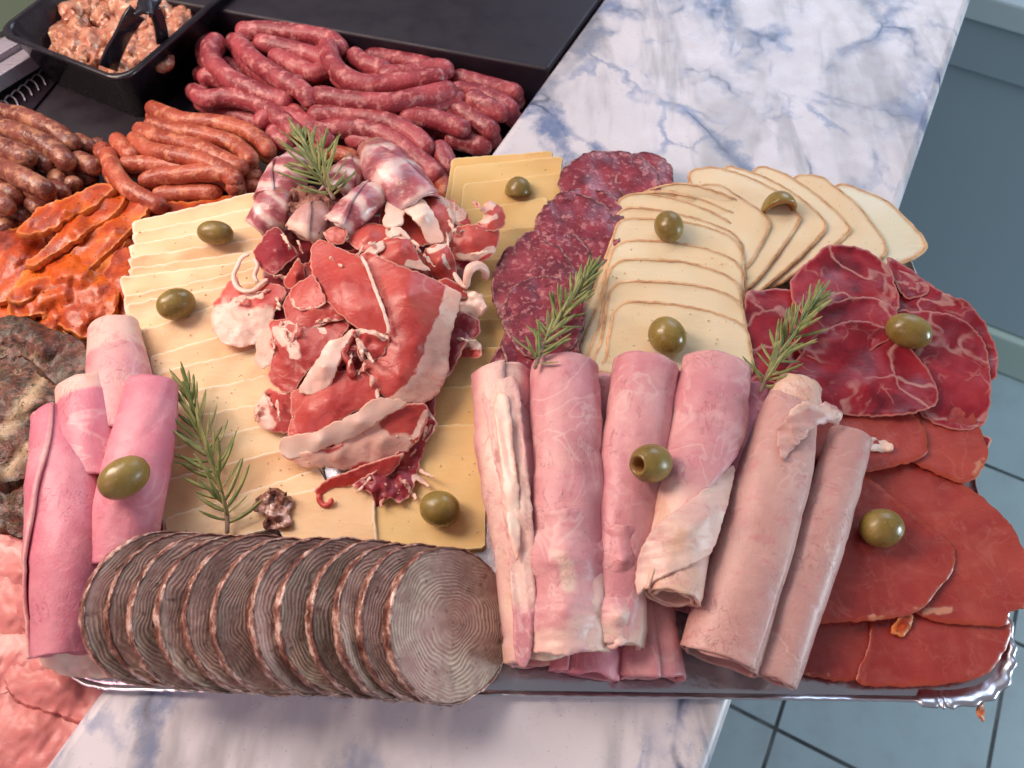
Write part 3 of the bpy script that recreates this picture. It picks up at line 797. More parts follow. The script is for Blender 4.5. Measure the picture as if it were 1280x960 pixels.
lab = ['rearmost rinded cheese slice of the column behind the ham rolls', 'second rinded cheese slice from the back of the column behind the ham rolls', 'rinded cheese slice touching the salami, third from the back of its column',
       'rinded cheese slice peeking out just behind the upper olive', 'rinded cheese slice carrying the upper olive of the column', 'wide rinded cheese slice just in front of the upper olive',
       'rinded cheese slice, fourth from the front of the column behind the ham', 'rinded cheese slice just behind the front one under the lower olive', 'frontmost rinded cheese slice with an olive on it, tucked behind the ham rolls'][:9]
fan('rinded_cheese_slice', outs, (-.08, 1), VR, 2.1, M['rind_cheese'], lab, 'cheese slice', 'rinded cheese slices in the centre column', rind=M['rind'], rough=1.0, amp=.7, lift=1.6)
# right hand fan
D_ = lambda x, y: (880+x/3.2, 180+y/3.2)
outs = [
 [D_(535, 165), D_(640, 188), D_(735, 230), D_(820, 310), D_(882, 378), D_(884, 420), D_(840, 455), D_(760, 482), D_(640, 520), D_(420, 470), D_(440, 300)],
 [D_(365, 132), D_(460, 128), D_(540, 180), D_(620, 250), D_(690, 340), D_(728, 405), D_(715, 450), D_(640, 520), D_(420, 560), D_(300, 400), D_(320, 220)],
 [D_(205, 98), D_(300, 108), D_(400, 165), D_(510, 250), D_(575, 320), D_(580, 350), D_(500, 420), D_(260, 570), D_(180, 420), D_(170, 220)],
 [D_(85, 95), D_(150, 100), D_(260, 140), D_(380, 210), D_(470, 290), D_(486, 330), D_(440, 395), D_(260, 560), D_(180, 590), D_(120, 400), D_(80, 220)],
 [D_(-60, 130), D_(-10, 97), D_(60, 95), D_(160, 125), D_(290, 185), D_(378, 275), D_(378, 310), D_(330, 390), D_(180, 575), D_(100, 540), D_(0, 300)],
 [D_(-80, 210), D_(40, 160), D_(140, 210), D_(240, 280), D_(262, 320), D_(230, 400), D_(170, 490), D_(120, 480), D_(0, 380)]]
VF = lambda s: float(np.interp(s, [-1160, -1000, -880], [17, 21, 20]))
lab = ['whitish rinded cheese slice at the far right, sticking out over the platter edge', 'cheese slice with dark rind specks, second from the right of the right fan', 'rinded cheese slice in the middle of the right fan behind the coppa',
       'rinded cheese slice left of the middle one in the right fan', 'rinded cheese slice under the curved cut olive', 'rinded cheese slice at the left end of the right fan against the column']
fo = fan('rinded_cheese_slice', outs, (-.95, .05), VF, 2.2, M['rind_cheese'], lab, 'cheese slice', 'rinded cheese slices in the right fan', rind=M['rind'], rough=1.0, amp=.7, lift=1.6)
fo[0].data.materials[0] = M['white_cheese']

# ================================================= salami
def ell(cx, cy, rx, ry, n=12, rot=0, wob=.03):
    o = []
    for i in range(n):
        a = 2*PI*i/n; k = 1+rnd.uniform(-wob, wob)
        x, y = rx*math.cos(a)*k, ry*math.sin(a)*k
        o.append((cx+x*math.cos(rot)-y*math.sin(rot), cy+x*math.sin(rot)+y*math.cos(rot)))
    return o
sal = [(ell(806, 222, 36, 32), 'thin salami slice half hidden at the far right of the salami row'),
       (ell(762, 230, 62, 42, rot=.08), 'largest salami slice at the back of the row against the marble'),
       (ell(731, 268, 50, 32), 'purplish salami slice partly covered, second from the back'),
       (ell(722, 290, 53, 46, rot=.2), 'purplish speckled salami slice in the middle of the row'),
       (ell(690, 325, 52, 40, rot=.3), 'reddish salami slice in front of the purplish middle one'),
       (ell(668, 358, 54, 58, rot=.15), 'round dark salami slice at the left bulge of the row by the yellow cheese'),
       (ell(680, 396, 52, 52, rot=.3), 'dark salami slice with a pale fat lump beside the rosemary'),
       (ell(675, 436, 48, 44, rot=.4), 'salami slice next to last, just behind the ham rolls'),
       (ell(660, 466, 48, 42, rot=.2), 'frontmost salami slice tucked under the pink ham rolls')]
VS = lambda s: float(np.interp(s, [180, 230, 330, 440], [15, 19, 20, 17]))
fan('salami_slice', [s[0] for s in sal], (-.25, 1), VS, 1.7, M['salami'], [s[1] for s in sal], 'salami slice', 'salami slices in the row', rough=2.6, amp=2.6, micro=.7, lift=4.6, rind=M['salami_casing'], rind_name='casing', res=6, smin=[188, 190+10, 215, 224, 262, 285, 322, 366, 398])

# ================================================= coppa and smoked loin on the right
def E5(x, y): return (960+x/2.134, 450+y/2.134)
cop = [
 ([(1108, 322), (1128, 330), (1150, 345), (1162, 362), (1130, 370)], 17, 'dark end of a coppa slice poking out under the rightmost cheese', 1),
 ([(1095, 335), (1111, 333), (1152, 349), (1186, 369), (1208, 377), (1228, 400), (1243, 430), (1247, 460), (1236, 480), (1200, 500), (1140, 470), (1090, 400)], 17, 'large marbled coppa slice along the right edge, fraying at its rim', 3),
 ([(932, 374), (952, 363), (986, 361), (1011, 366), (1026, 383), (1040, 430), (1000, 490), (936, 480)], 19, 'deep red coppa slice against the cheese column behind the rosemary', 2),
 ([(988, 361), (997, 340), (1018, 321), (1036, 307), (1068, 308), (1093, 318), (1112, 336), (1120, 360), (1120, 390), (1080, 400), (1010, 395)], 21, 'upright coppa slice with a pale vein at the back, leaning on the cheese fan', 2.5),
 ([(1110, 392), (1150, 389), (1182, 391), (1208, 403), (1230, 428), (1238, 470), (1228, 530), (1170, 530), (1120, 480), (1090, 430)], 19, 'coppa slice with long curved veins right of the olive', 2),
 ([(996, 410), (1012, 392), (1040, 378), (1083, 371), (1111, 380), (1122, 396), (1118, 420), (1050, 450), (1000, 440)], 22, 'coppa slice with a pale streaked middle left of the right olive', 2),
 ([(980, 470), (999, 445), (1024, 417), (1055, 402), (1083, 402), (1111, 414), (1142, 440), (1164, 470), (1168, 505), (1100, 520), (1000, 505)], 24, 'front coppa slice with a big pale patch beside the rosemary sprig', 2.5),
]
for o_, z_, lb, am in cop:
    ob = sheet('coppa_slice', [(x, y, z_+(1 if y < 400 else -.5)) for x, y in o_], M['coppa'], thick=.8, amp=am, freq=.022, rough=2.4, res=5.5, curl=1.2)
    tag(ob, lb, 'coppa slice', 'coppa slices')
loi = [
 ([(1091, 480), (1115, 470), (1147, 466), (1204, 500), (1227, 540), (1234, 572), (1210, 603), (1171, 592), (1120, 560)], 17, 'pinkish smoked loin slice at the right edge below the coppa', 1.6, [([(1215, 595), (1230, 575)], 5)]),
 ([(1000, 500), (1012, 478), (1040, 473), (1068, 478), (1119, 500), (1150, 528), (1159, 556), (1147, 574), (1060, 590), (1005, 560)], 20, 'orange red smoked loin slice behind the ham rolls', 1.6, []),
 ([(985, 830), (988, 775), (1030, 765), (1100, 765), (1122, 790), (1119, 822), (1087, 841), (1058, 851), (1007, 843)], 9.5, 'smoked loin slice lowest at the foot of the ham rolls', .8, [([(1000, 838), (1040, 846)], 3)]),
 ([(1100, 760), (1171, 760), (1240, 770), (1262, 775), (1257, 812), (1225, 846), (1161, 856), (1119, 858), (1072, 852), (1085, 810)], 11.5, 'smoked loin slice lying over the crimped front corner of the platter', .9, []),
 ([(1056, 590), (1068, 572), (1105, 566), (1157, 572), (1194, 598), (1235, 628), (1266, 660), (1284, 705), (1285, 755), (1262, 764), (1256, 781), (1204, 780), (1150, 768), (1080, 700)], 14.5, 'biggest smoked loin slice at the right edge of the picture', 1.2, [([(1155, 765), (1185, 762)], 5)]),
 ([(985, 720), (1010, 640), (1045, 592), (1068, 586), (1115, 621), (1157, 654), (1189, 682), (1191, 712), (1168, 742), (1147, 764), (1100, 774), (1000, 773)], 17.5, 'smoked loin slice with an olive on it beside the grey pink ham roll', 1.2, [([(1085, 774), (1105, 771)], 4), ([(1142, 764), (1158, 752)], 4)]),
]
for o_, z_, lb, am, ft in loi:
    ob = sheet('smoked_loin_slice', [(x, y, z_+(.5 if y < 650 else -.6)) for x, y in o_], M['loin'], thick=.8, amp=am, freq=.015, rough=2.2, res=6, fat=ft, micro=.3)
    tag(ob, lb, 'loin slice', 'smoked loin slices')
# torn scraps
for nm, ct, z_, mt_, lb in (('meat_scrap', ell(1131, 780, 8, 17, 9, .7, .3), 15, 'marinade', 'small curled orange scrap between the loin slices'),
                     ('meat_scrap', ell(1228, 553, 12, 9, 8, .3, .25), 16, 'dark_ham', 'dark frayed scrap at the right rim of the coppa'),
                     ('meat_scrap', ell(1227, 884, 3.5, 15, 9, -.1, .25), 3, 'marinade', 'orange shred hanging below the platter corner'),
                     ('fat_scrap', ell(1098, 556, 17, 8, 8, .1, .25), 22, 'fat', 'white fat scrap at the top of the thin ham roll')):
    tag(sheet(nm, ct, M[mt_], z=z_, thick=1.2, amp=3, freq=.06, rough=2.5, res=3), lb, 'scrap')

# ================================================= andouille
def disc(k, px, py, tilt, rx, ry, yaw, lb, z):
    SEED[0] += 1; sd = SEED[0]*2.3
    root_loc = U(px, py, z)
    R = ry*mpp(px, py, z)
    n = 110; rings = [0, .06, .14, .22, .3, .38, .46, .54, .62, .7, .78, .86, .92, .965, 1.0]
    T = .0056; V = []; Ed = []
    def rad(a): return R*(1+.018*noise.noise(Vector((math.cos(a)*1.2, math.sin(a)*1.2, sd)))+.008*noise.noise(Vector((math.cos(a)*6, math.sin(a)*6, sd))))
    def zz(x, y): return .0034*noise.noise(Vector((x*17, y*17, sd)))+.0005*noise.noise(Vector((x*130, y*130, sd)))
    for side in (0, 1):
        for q in rings:
            for i in range(n):
                a = 2*PI*i/n; r = rad(a)*q; x, y = r*math.cos(a), r*math.sin(a)*.985
                V.append((x, y, zz(x, y)-(T if side else 0)-(.0004 if q == 1 and not side else 0))); Ed.append((1-q)*R)
    Fc = []; m_ = len(rings)*n
    for side in (0, 1):
        o_ = side*m_
        for a in range(len(rings)-1):
            for i in range(n):
                p, q = o_+a*n+i, o_+a*n+(i+1) % n
                Fc.append([p, q, q+n, p+n] if not side else [p, p+n, q+n, q])
    L_ = (len(rings)-1)*n
    for i in range(n):
        p, q = L_+i, L_+(i+1) % n; Fc.append([p, q, q+m_, p+m_])
    ob = finish('andouille_slice', V, Fc, M['andouille'], attrs={'edge': Ed, 'fat': [0]*len(V)}, origin=(0, 0, 0))
    ob.location = root_loc
    ob.rotation_euler = (math.radians(rnd.uniform(-4, 4)+4), math.radians(tilt), math.radians(yaw))
    tag(ob, lb, 'andouille slice', 'andouille slices in the front row')
    V = []; Fc = []
    for i in range(n):
        a = 2*PI*i/n; r = rad(a)
        for (o_, z_) in ((-.0004, .0003), (.0003, .0006), (.0008, -.001), (.0008, -T+.0008), (.0003, -T-.0006), (-.0004, -T-.0003)):
            rr = r+o_+.0011*noise.noise(Vector((math.cos(a)*14, math.sin(a)*14, sd+z_*900)))
            x, y = rr*math.cos(a), rr*math.sin(a)*.985
            V.append((x, y, zz(x, y)+z_+.0003*noise.noise(Vector((a*9, sd, o_*900)))))
    for i in range(n):
        for q in range(6):
            a = i*6+q; b = i*6+(q+1) % 6; c = ((i+1) % n)*6+(q+1) % 6; d = ((i+1) % n)*6+q
            Fc.append([a, b, c, d])
    cs = finish('casing', V, Fc, M['andouille_casing'], origin=(0, 0, 0)); cs.parent = ob
alab = ['leftmost andouille slice, pale and broad, leaning by the pink ham roll', 'second andouille slice from the left end of the row', 'andouille slice with a pale greyish face, third from the left', 'andouille slice with a pinkish fat smear and orange speck, fourth from the left',
        'olive grey andouille slice, fifth from the left, below the rosemary', 'sixth andouille slice from the left, below the dark meat scrap', 'seventh andouille slice from the left with a bright rind', 'eighth andouille slice from the left with a greenish face',
        'andouille slice fourth from the right end of the row', 'andouille slice third from the right end of the row', 'andouille slice just behind the full round one', 'full round andouille slice with concentric rings at the right end, facing up']
xs = [208, 232, 268, 296, 330, 366, 400, 438, 472, 504, 532, 566]
for k, x in enumerate(xs):
    tl = float(np.interp(k, [0, 10, 11], [45, 45, 41]))
    disc(k, x+rnd.uniform(-4, 4)*(k < 11), 757+k*1.9+rnd.uniform(-2, 2), tl+rnd.uniform(-3, 3), 70, 95 if k > 1 else 93, rnd.uniform(-4, 4)-3, alab[k], float(np.interp(k, [0, 11], [38, 40])))

# ================================================= cooked ham rolls
def hr(lb, *a, **k):
    o = hamroll('ham_roll', *a, **k); return tag(o, lb, 'ham roll', 'cooked ham rolls')
# lower layer ends
hr('short pink ham roll end sticking out at the very front under the others', [(748, 700, 18), (740, 770, 17), (732, 838, 16)], [19, 20, 21], M['pink_ham'], flap=60, wr=.9, ragged=3)
hr('flattened pink ham roll end at the front between the second and third rolls', [(800, 700, 16), (808, 780, 15), (812, 840, 14)], [18, 20, 22], M['cooked_ham'], flap=100, flat=.6, wr=1.2)
hr('narrow pink ham roll in the gap right of the curling roll', [(945, 490, 26), (925, 580, 26), (880, 720, 20), (868, 760, 18)], [12, 15, 17, 14], M['pink_ham'], flap=120, wr=.8)
hr('ham roll hidden in the gap between the second and third rolls', [(757, 478, 24), (757, 600, 22), (752, 720, 20)], [11, 12, 12], M['cooked_ham'], flap=120, wr=.8)
# main ones
hr('leftmost standing pink ham roll with a wide pale fatty flap', [(628, 472, 32), (636, 560, 31), (658, 690, 28), (672, 822, 24)], [21, 21, 20, 19], M['cooked_ham'], turns=1.9, flap=75, slant=-40, fat_flap=.16, fatstripe=(95, 22, -30), wr=1.1, fat_end=.05, dent=.1)
r1_ = bpy.context.scene.objects[-1]
r1_ = [o for o in COL.objects if o.get('label', '').startswith('leftmost standing')][0]
def hsheet(root, nm, ol, mk, **k):
    k.setdefault('thick', 1.5); k.setdefault('amp', .8); k.setdefault('rough', 1.6); k.setdefault('res', 3.8); k.setdefault('wrinkle', .6)
    return sheet(nm, ol, M[mk], parent=root, **k)
hsheet(r1_, 'fat_fold', [(604, 486, 44), (622, 476, 50), (646, 474, 50), (652, 530, 51), (660, 600, 50), (668, 690, 46), (667, 770, 43), (660, 826, 40), (646, 824, 40), (641, 760, 42), (636, 690, 43), (624, 600, 46), (610, 530, 46)], 'cooked_ham', inner=[(632, 520, 53), (648, 640, 51)], fat=[([(626, 478), (636, 560), (650, 650), (656, 740)], 22)], wdir=80, wrinkle=1.3)
hsheet(r1_, 'fat_fold', [(618, 500, 53), (634, 498, 55), (642, 570, 54), (650, 650, 51), (646, 700, 48), (636, 660, 49), (626, 580, 52)], 'fat', wdir=80, wrinkle=1.0)
hr('broad pink ham roll, second of the front group, with pale marbled lower end', [(704, 462, 40), (706, 560, 40), (709, 680, 36), (711, 808, 30)], [22.5, 23, 23.5, 22.5], M['cooked_ham'], turns=1.8, flap=210, slant=40, fat_end=.17, wr=.9, dent=.09)
hr('pink ham roll under the pitted olive, narrowing at its pale end', [(806, 462, 40), (792, 560, 41), (779, 680, 37), (771, 800, 30)], [22.5, 21, 18, 16], M['cooked_ham'], turns=1.8, flap=230, slant=20, fat_end=.14, wr=.9, dent=.09)
hr('curling ham roll with a pale twisted open end right of the pitted olive', [(893, 462, 40), (876, 560, 42), (856, 650, 42), (842, 742, 44)], [24, 24, 21, 17.5], M['cooked_ham'], turns=2.1, flap=130, slant=-190, fat_end=.34, wr=.7, spiral=.2, dent=.06)
hr('long greyish pink ham roll with a rounded pale tip beside the curling roll', [(998, 486, 36), (984, 530, 38), (950, 660, 34), (902, 822, 26)], [15, 23, 24, 24], M['pale_ham'], turns=1.9, flap=140, slant=-15, fat_end=0, wr=.5, dent=.05)
hr('thin greyish ham roll at the right end next to the smoked loin', [(1062, 548, 34), (1030, 650, 32), (990, 770, 28), (966, 842, 24)], [14, 15, 15, 14], M['pale_ham'], turns=1.7, flap=200, wr=.4, dent=.04)
def rollof(t): return [o for o in COL.objects if str(o.get('label', '')).startswith(t)][0]
r2_ = rollof('broad pink ham roll'); r3_ = rollof('pink ham roll under the pitted'); r4_ = rollof('curling ham roll'); r5_ = rollof('long greyish')
hsheet(r2_, 'outer_layer', [(667, 648, 42), (684, 640, 54), (708, 636, 58), (735, 642, 54), (757, 660, 42), (759, 730, 40), (753, 800, 37), (735, 812, 45), (708, 818, 49), (680, 814, 45), (662, 806, 37), (662, 730, 40)], 'cooked_ham', inner=[(708, 690, 58.5), (708, 760, 55), (686, 700, 54), (732, 700, 54), (686, 780, 49), (730, 780, 49)], fat=[([(668, 808), (708, 800), (752, 780)], 24), ([(690, 690), (705, 705), (712, 730)], 9)], rough=2.2, amp=.5)
hsheet(r3_, 'outer_layer', [(747, 668, 40), (760, 660, 50), (780, 655, 54), (800, 662, 50), (812, 672, 40), (808, 730, 38), (800, 790, 33), (776, 806, 43), (756, 802, 38), (748, 730, 40)], 'cooked_ham', inner=[(779, 700, 54), (776, 770, 48)], fat=[([(756, 795), (776, 785), (800, 770)], 22)], rough=2.2, amp=.5)
hsheet(r4_, 'fat_flap', [(916, 582, 50), (914, 610, 50), (902, 655, 50), (888, 690, 52), (862, 706, 57), (835, 716, 57), (808, 732, 50), (797, 742, 46), (796, 712, 48), (808, 676, 54), (830, 650, 60), (860, 628, 62), (890, 606, 58)], 'cooked_ham', inner=[(860, 665, 63), (885, 645, 60)], fatpoly=[[(780, 560), (930, 560), (930, 760), (780, 760)]], amp=.8, thick=1.8)
hsheet(r5_, 'torn_collar', [(972, 540, 56), (985, 518, 60), (1005, 503, 61), (1022, 506, 59), (1038, 505, 55), (1053, 516, 50), (1046, 530, 48), (1030, 528, 52), (1014, 536, 56), (996, 556, 58), (978, 572, 57)], 'pale_ham', amp=1.5, rough=3.5, fat=[([(990, 512), (1020, 508), (1048, 518)], 7)], wrinkle=1.2)
# pale inner tip and torn collar of the long roll
tag(hamroll('ham_roll', [(990, 520, 36), (996, 495, 40), (1001, 478, 42)], [18, 17, 12], M['pale_ham'], turns=1.3, fat_end=.9, wr=.3, ragged=1), 'pale rounded ham tip emerging from the collar of the long greyish roll', 'ham roll', 'cooked ham rolls')
# left group
hr('pale pink ham roll with a rounded tip at the back of the left group', [(141, 412, 22), (147, 470, 24), (152, 540, 22)], [17, 21, 22], M['cooked_ham'], flap=210, wr=.25, fat_start=.3, dent=.02)
hr('inner pink ham roll with a pale fatty collar in the left group', [(104, 486, 30), (110, 520, 30), (116, 600, 26)], [18, 20, 20], M['pink_ham'], flap=200, fat_start=.16, wr=.5)
hr('tall pink ham roll with a diagonal seam at the far left', [(66, 520, 30), (80, 600, 32), (84, 700, 30), (76, 812, 20)], [13, 22, 23, 17], M['pink_ham'], turns=2, flap=60, slant=-110, fat_flap=.02, wr=.4, dent=.03)
hr('pink ham roll carrying the big left olive', [(190, 484, 34), (176, 560, 34), (158, 640, 30), (148, 700, 24)], [17, 20, 21, 20], M['pink_ham'], turns=1.8, flap=190, slant=20, wr=.6, dent=.08)
tag(sheet('ham_scrap', [(40, 800, 14), (90, 790, 18), (130, 812, 12), (140, 842, 8), (100, 846, 6), (60, 836, 8)], M['fat'], thick=1.5, amp=3, freq=.05, rough=3), 'pale fatty ham shred at the front left corner of the platter', 'scrap')

# ================================================= cured ham pile
def ch(lb, ol, mkey='cured_ham', **k):
    k.setdefault('thick', .8); k.setdefault('amp', 3.0); k.setdefault('freq', .024); k.setdefault('rough', 2.2); k.setdefault('rfreq', .16); k.setdefault('res', 3.6); k.setdefault('micro', .5); k.setdefault('lin', .45)
    k.setdefault('wrinkle', .3); k.setdefault('wdir', rnd.uniform(0, 180)); k['rough'] = max(k['rough'], 2.0)
    o = sheet('cured_ham_slice', ol, M[mkey], **k)
    if lb: tag(o, lb, 'cured ham slice', 'cured ham slices in the pile')
    return o
def part(root, name, ol, mkey='fat', **k):
    k.setdefault('thick', 1.); k.setdefault('amp', 1.2); k.setdefault('freq', .05); k.setdefault('rough', 1.8); k.setdefault('rfreq', .16); k.setdefault('res', 3.6); k.setdefault('lin', .35); k.setdefault('wrinkle', .12); k.setdefault('wdir', rnd.uniform(0, 180))
    return sheet(name, ol, M[mkey], parent=root, **k)
def Z(pts, f):
    return [(x, y, f(x, y)) for x, y in pts]
# hidden body of the pile
ch('buried cured ham slice glimpsed at the back of the pile', Z([(335, 300), (400, 270), (480, 270), (560, 270), (590, 320), (560, 400), (470, 420), (370, 400), (330, 350)], lambda x, y: 22), 'dark_ham', amp=5, thick=1.6)
ch('buried cured ham slice glimpsed through gaps at the middle of the pile', Z([(345, 380), (440, 360), (540, 370), (590, 400), (560, 470), (480, 510), (380, 490), (345, 440)], lambda x, y: 24), 'dark_ham', amp=6, thick=1.6)
ch('buried cured ham slice glimpsed at the front of the pile', Z([(370, 480), (450, 460), (540, 470), (540, 530), (500, 580), (420, 570), (370, 550)], lambda x, y: 17), 'dark_ham', amp=4, thick=1.6)
ch('second buried cured ham slice filling the heart of the pile', Z([(380, 330), (450, 310), (540, 320), (560, 360), (530, 430), (450, 440), (390, 410)], lambda x, y: 34), 'cured_ham', amp=4, thick=1.6)

h15 = ch('fat edged ham slice low on the left of the pile above the rosemary', [(320, 525, 15), (318, 508, 17), (335, 485, 22), (347, 490, 26), (366, 493, 26), (369, 535, 19), (355, 541, 16), (330, 536, 14)], fat=[([(322, 500), (330, 528)], 13)], amp=2.5)
h14 = ch('dark crumpled ham slice lowest at the right front of the pile', [(512, 505, 20), (530, 505, 22), (546, 530, 17), (534, 552, 15), (522, 590, 12), (537, 608, 13), (520, 600, 14), (513, 618, 12), (500, 628, 13), (486, 622, 15), (470, 638, 12), (464, 618, 15), (440, 606, 15), (470, 588, 20), (500, 562, 22)], 'dark_ham', amp=6, freq=.05, fat=[([(536, 515), (545, 532), (535, 550)], 3), ([(520, 598), (537, 607)], 5)])
h13 = ch('thin dark ham slice ending in a curled red hook over the cheese', [(395, 612, 16), (402, 604, 18), (420, 595, 20), (455, 582, 22), (505, 566, 24), (488, 592, 18), (450, 605, 15), (420, 611, 13), (408, 616, 13), (402, 622, 12), (398, 626, 13)], 'cured_ham', amp=1.2, rough=1)
tube('curled_tip', [(399, 616, 14), (400, 626, 12), (406, 632, 12), (413, 629, 14), (415, 622, 16)], 1.9, M['cured_ham'], seg=10, lump=.15, parent=h13)
# folded pair at the front: red sheet, fat band and folded flap are one slice
h10 = ch('big folded ham slice at the front of the pile with a wide white fat band', [(360, 545, 24), (364, 520, 27), (364, 492, 30), (385, 478, 35), (415, 466, 39), (452, 462, 40), (475, 480, 38), (470, 500, 36), (430, 522, 36), (395, 540, 30)], inner=[(410, 500, 42), (385, 515, 36)], amp=1, micro=.25)
part(h10, 'folded_flap', [(350, 566, 20), (385, 566, 27), (420, 556, 30), (447, 543, 31), (475, 525, 33), (507, 507, 36), (531, 506, 33), (535, 520, 30), (523, 549, 25), (500, 571, 20), (470, 588, 16), (440, 588, 17), (415, 585, 18), (375, 582, 16)], 'cured_ham', inner=[(480, 548, 32), (420, 572, 27)],
     fat=[([(355, 572), (410, 576), (455, 565)], 14), ([(450, 558), (480, 562), (500, 562)], 20), ([(465, 535), (480, 555)], 13), ([(520, 545), (532, 515)], 5)], amp=1.2, rough=2, thick=1.4)
part(h10, 'fat_band', [(349, 562, 20), (352, 550, 27), (368, 545, 33), (392, 541, 37), (420, 528, 41), (446, 515, 43), (467, 500, 44), (482, 498, 43), (507, 504, 40), (480, 522, 38), (448, 543, 34), (415, 557, 30), (382, 568, 24), (360, 572, 20)], inner=[(400, 552, 37), (450, 528, 42)], amp=.6, thick=1.8)
# left sheet with the fat loop
h5 = ch('ham slice on the left with a broad white fat patch and a looped fat string', [(268, 378, 21), (274, 372, 24), (284, 355, 25), (294, 345, 26), (303, 362, 28), (318, 364, 31), (335, 354, 33), (355, 358, 34), (356, 372, 32), (343, 390, 30), (338, 412, 25), (320, 428, 20), (300, 434, 20), (277, 427, 20), (266, 412, 19), (264, 395, 20)], inner=[(300, 395, 28), (325, 380, 33)],
        fat=[([(278, 395), (300, 405), (330, 402)], 20), ([(285, 420), (315, 420)], 22), ([(290, 382), (300, 372), (325, 368)], 4)], amp=2)
fl_ = tube('fat_string', [(312, 318, 36), (302, 322, 36), (297, 332, 35), (292, 346, 32), (296, 358, 31), (306, 364, 32), (318, 362, 33), (328, 354, 34), (335, 348, 35)], 1.7, M['fat'], seg=12, lump=.25, lf=200, flat=.7, parent=h5)
fl_ = tube('fat_string', [(316, 322, 35), (322, 332, 34), (318, 345, 33), (322, 354, 33)], 1.5, M['fat'], seg=10, lump=.25, parent=h5)
ch('pair of glossy ham folds with white knuckled fat at the left of the pile', [(320, 425, 26), (337, 408, 31), (345, 420, 34), (341, 445, 32), (340, 455, 28), (325, 460, 22), (318, 450, 22), (320, 440, 25)], 'cured_ham', fatpoly=[[(310, 400), (350, 400), (350, 470), (310, 470)]], amp=1.5, rough=.8)
h4 = ch('purplish folded ham slice at the upper left of the pile', [(317, 313, 32), (326, 302, 38), (334, 288, 40), (347, 284, 40), (360, 300, 39), (372, 317, 37), (357, 331, 37), (341, 343, 33), (330, 338, 32), (318, 324, 31)], 'dark_ham', inner=[(345, 312, 44)], amp=1, fat=[([(352, 290), (372, 315)], 3)], rough=1)
ch('small orange ham fold with a purple tip at the left of the pile', [(372, 322, 38), (380, 335, 36), (382, 350, 34), (372, 356, 36), (362, 362, 33), (354, 355, 32), (358, 345, 36), (365, 332, 38)], 'cured_ham', inner=[(370, 342, 43)], amp=.5)
h6 = ch('streaked ham slice on the left flank below the folded pink one', [(337, 403, 33), (342, 440, 32), (335, 470, 26), (345, 484, 25), (357, 491, 27), (368, 488, 29), (380, 470, 34), (400, 448, 38), (432, 415, 42), (436, 402, 42), (400, 398, 40), (360, 398, 36)], inner=[(370, 440, 40)],
        fat=[([(350, 415), (362, 425), (368, 442)], 8), ([(352, 405), (385, 402), (405, 415)], 4), ([(345, 410), (352, 430)], 3)], amp=1.6)
h8 = ch('deep red crumpled ham slice in the hollow at the centre', [(415, 465, 36), (430, 443, 38), (436, 421, 42), (452, 425, 40), (456, 450, 36), (454, 475, 32), (425, 476, 34)], 'dark_ham', amp=6, freq=.08, rough=3)
tube('torn_edge', [(441, 418, 48), (436, 430, 46), (430, 444, 45), (436, 452, 44), (438, 464, 42), (442, 472, 42)], 2.4, M['cured_ham'], seg=10, lump=.5, lf=300, parent=h8)
h7 = ch('long pale strip of ham fat lying diagonally across the pile', [(440, 411, 50), (428, 421, 50), (410, 428, 49), (400, 444, 47), (388, 462, 44), (374, 489, 37), (389, 493, 37), (404, 491, 38), (416, 471, 43), (428, 440, 47), (442, 413, 51)], 'fat', amp=.8, thick=2.6, inner=[(405, 458, 50)], rough=1)
h3 = ch('pink ham slice folded double left of the centre', [(354, 384, 36), (358, 370, 39), (375, 355, 44), (395, 350, 46), (425, 380, 48), (432, 398, 44), (415, 402, 43), (395, 409, 40), (375, 411, 38), (360, 405, 36)], inner=[(390, 385, 47)], amp=.8, fat=[([(362, 406), (390, 409), (425, 398)], 2)], rough=1)
part(h3, 'folded_flap', [(364, 360, 42), (378, 350, 46), (391, 343, 50), (400, 360, 52), (407, 378, 50), (392, 386, 47), (376, 388, 45), (365, 381, 43), (362, 370, 42)], 'cured_ham', fat=[([(363, 372), (370, 386), (390, 387), (406, 378)], 2)], amp=.8)
# right hand side of the pile
h26 = ch('ruffled brownish ham slice at the right foot of the pile', [(560, 420, 22), (585, 421, 24), (600, 430, 22), (602, 445, 20), (580, 448, 17), (560, 448, 18)], amp=3, freq=.08, fat=[([(562, 424), (598, 430)], 8)], rough=2)
h25 = ch('purplish ham slice lying low at the right beside the yellow cheese', [(565, 388, 26), (580, 390, 28), (597, 400, 28), (600, 414, 26), (591, 424, 24), (562, 420, 24)], 'dark_ham', amp=1)
h24 = ch('bunched white ham fat at the right of the pile', [(572, 366, 30), (588, 364, 34), (601, 368, 34), (607, 382, 31), (601, 390, 29), (595, 398, 26), (576, 391, 27)], 'fat', amp=3, freq=.09, thick=3, rough=1)
h20 = ch('red ham slice with a white right border behind the arched fat', [(527, 249, 46), (544, 248, 48), (560, 258, 46), (569, 270, 42), (566, 293, 38), (558, 306, 38), (550, 296, 44), (537, 268, 50)], fat=[([(562, 262), (570, 280), (563, 300)], 5)], amp=1)
part(h20, 'fat_band', [(535, 243, 44), (547, 243, 45), (563, 252, 44), (581, 262, 41), (588, 274, 38), (586, 283, 37), (574, 280, 40), (563, 268, 44), (548, 252, 46)], 'cured_ham', fat=[([(540, 245), (560, 258), (575, 268)], 9)], amp=1.5)
h19 = ch('red ham slice twisting out to the right with a knobbly fatty end', [(558, 305, 36), (566, 285, 41), (590, 280, 42), (612, 283, 40), (624, 288, 36), (621, 308, 33), (614, 322, 31), (598, 327, 30), (570, 324, 32)], inner=[(592, 300, 42)], fat=[([(575, 322), (600, 320), (615, 312)], 5)], amp=1)
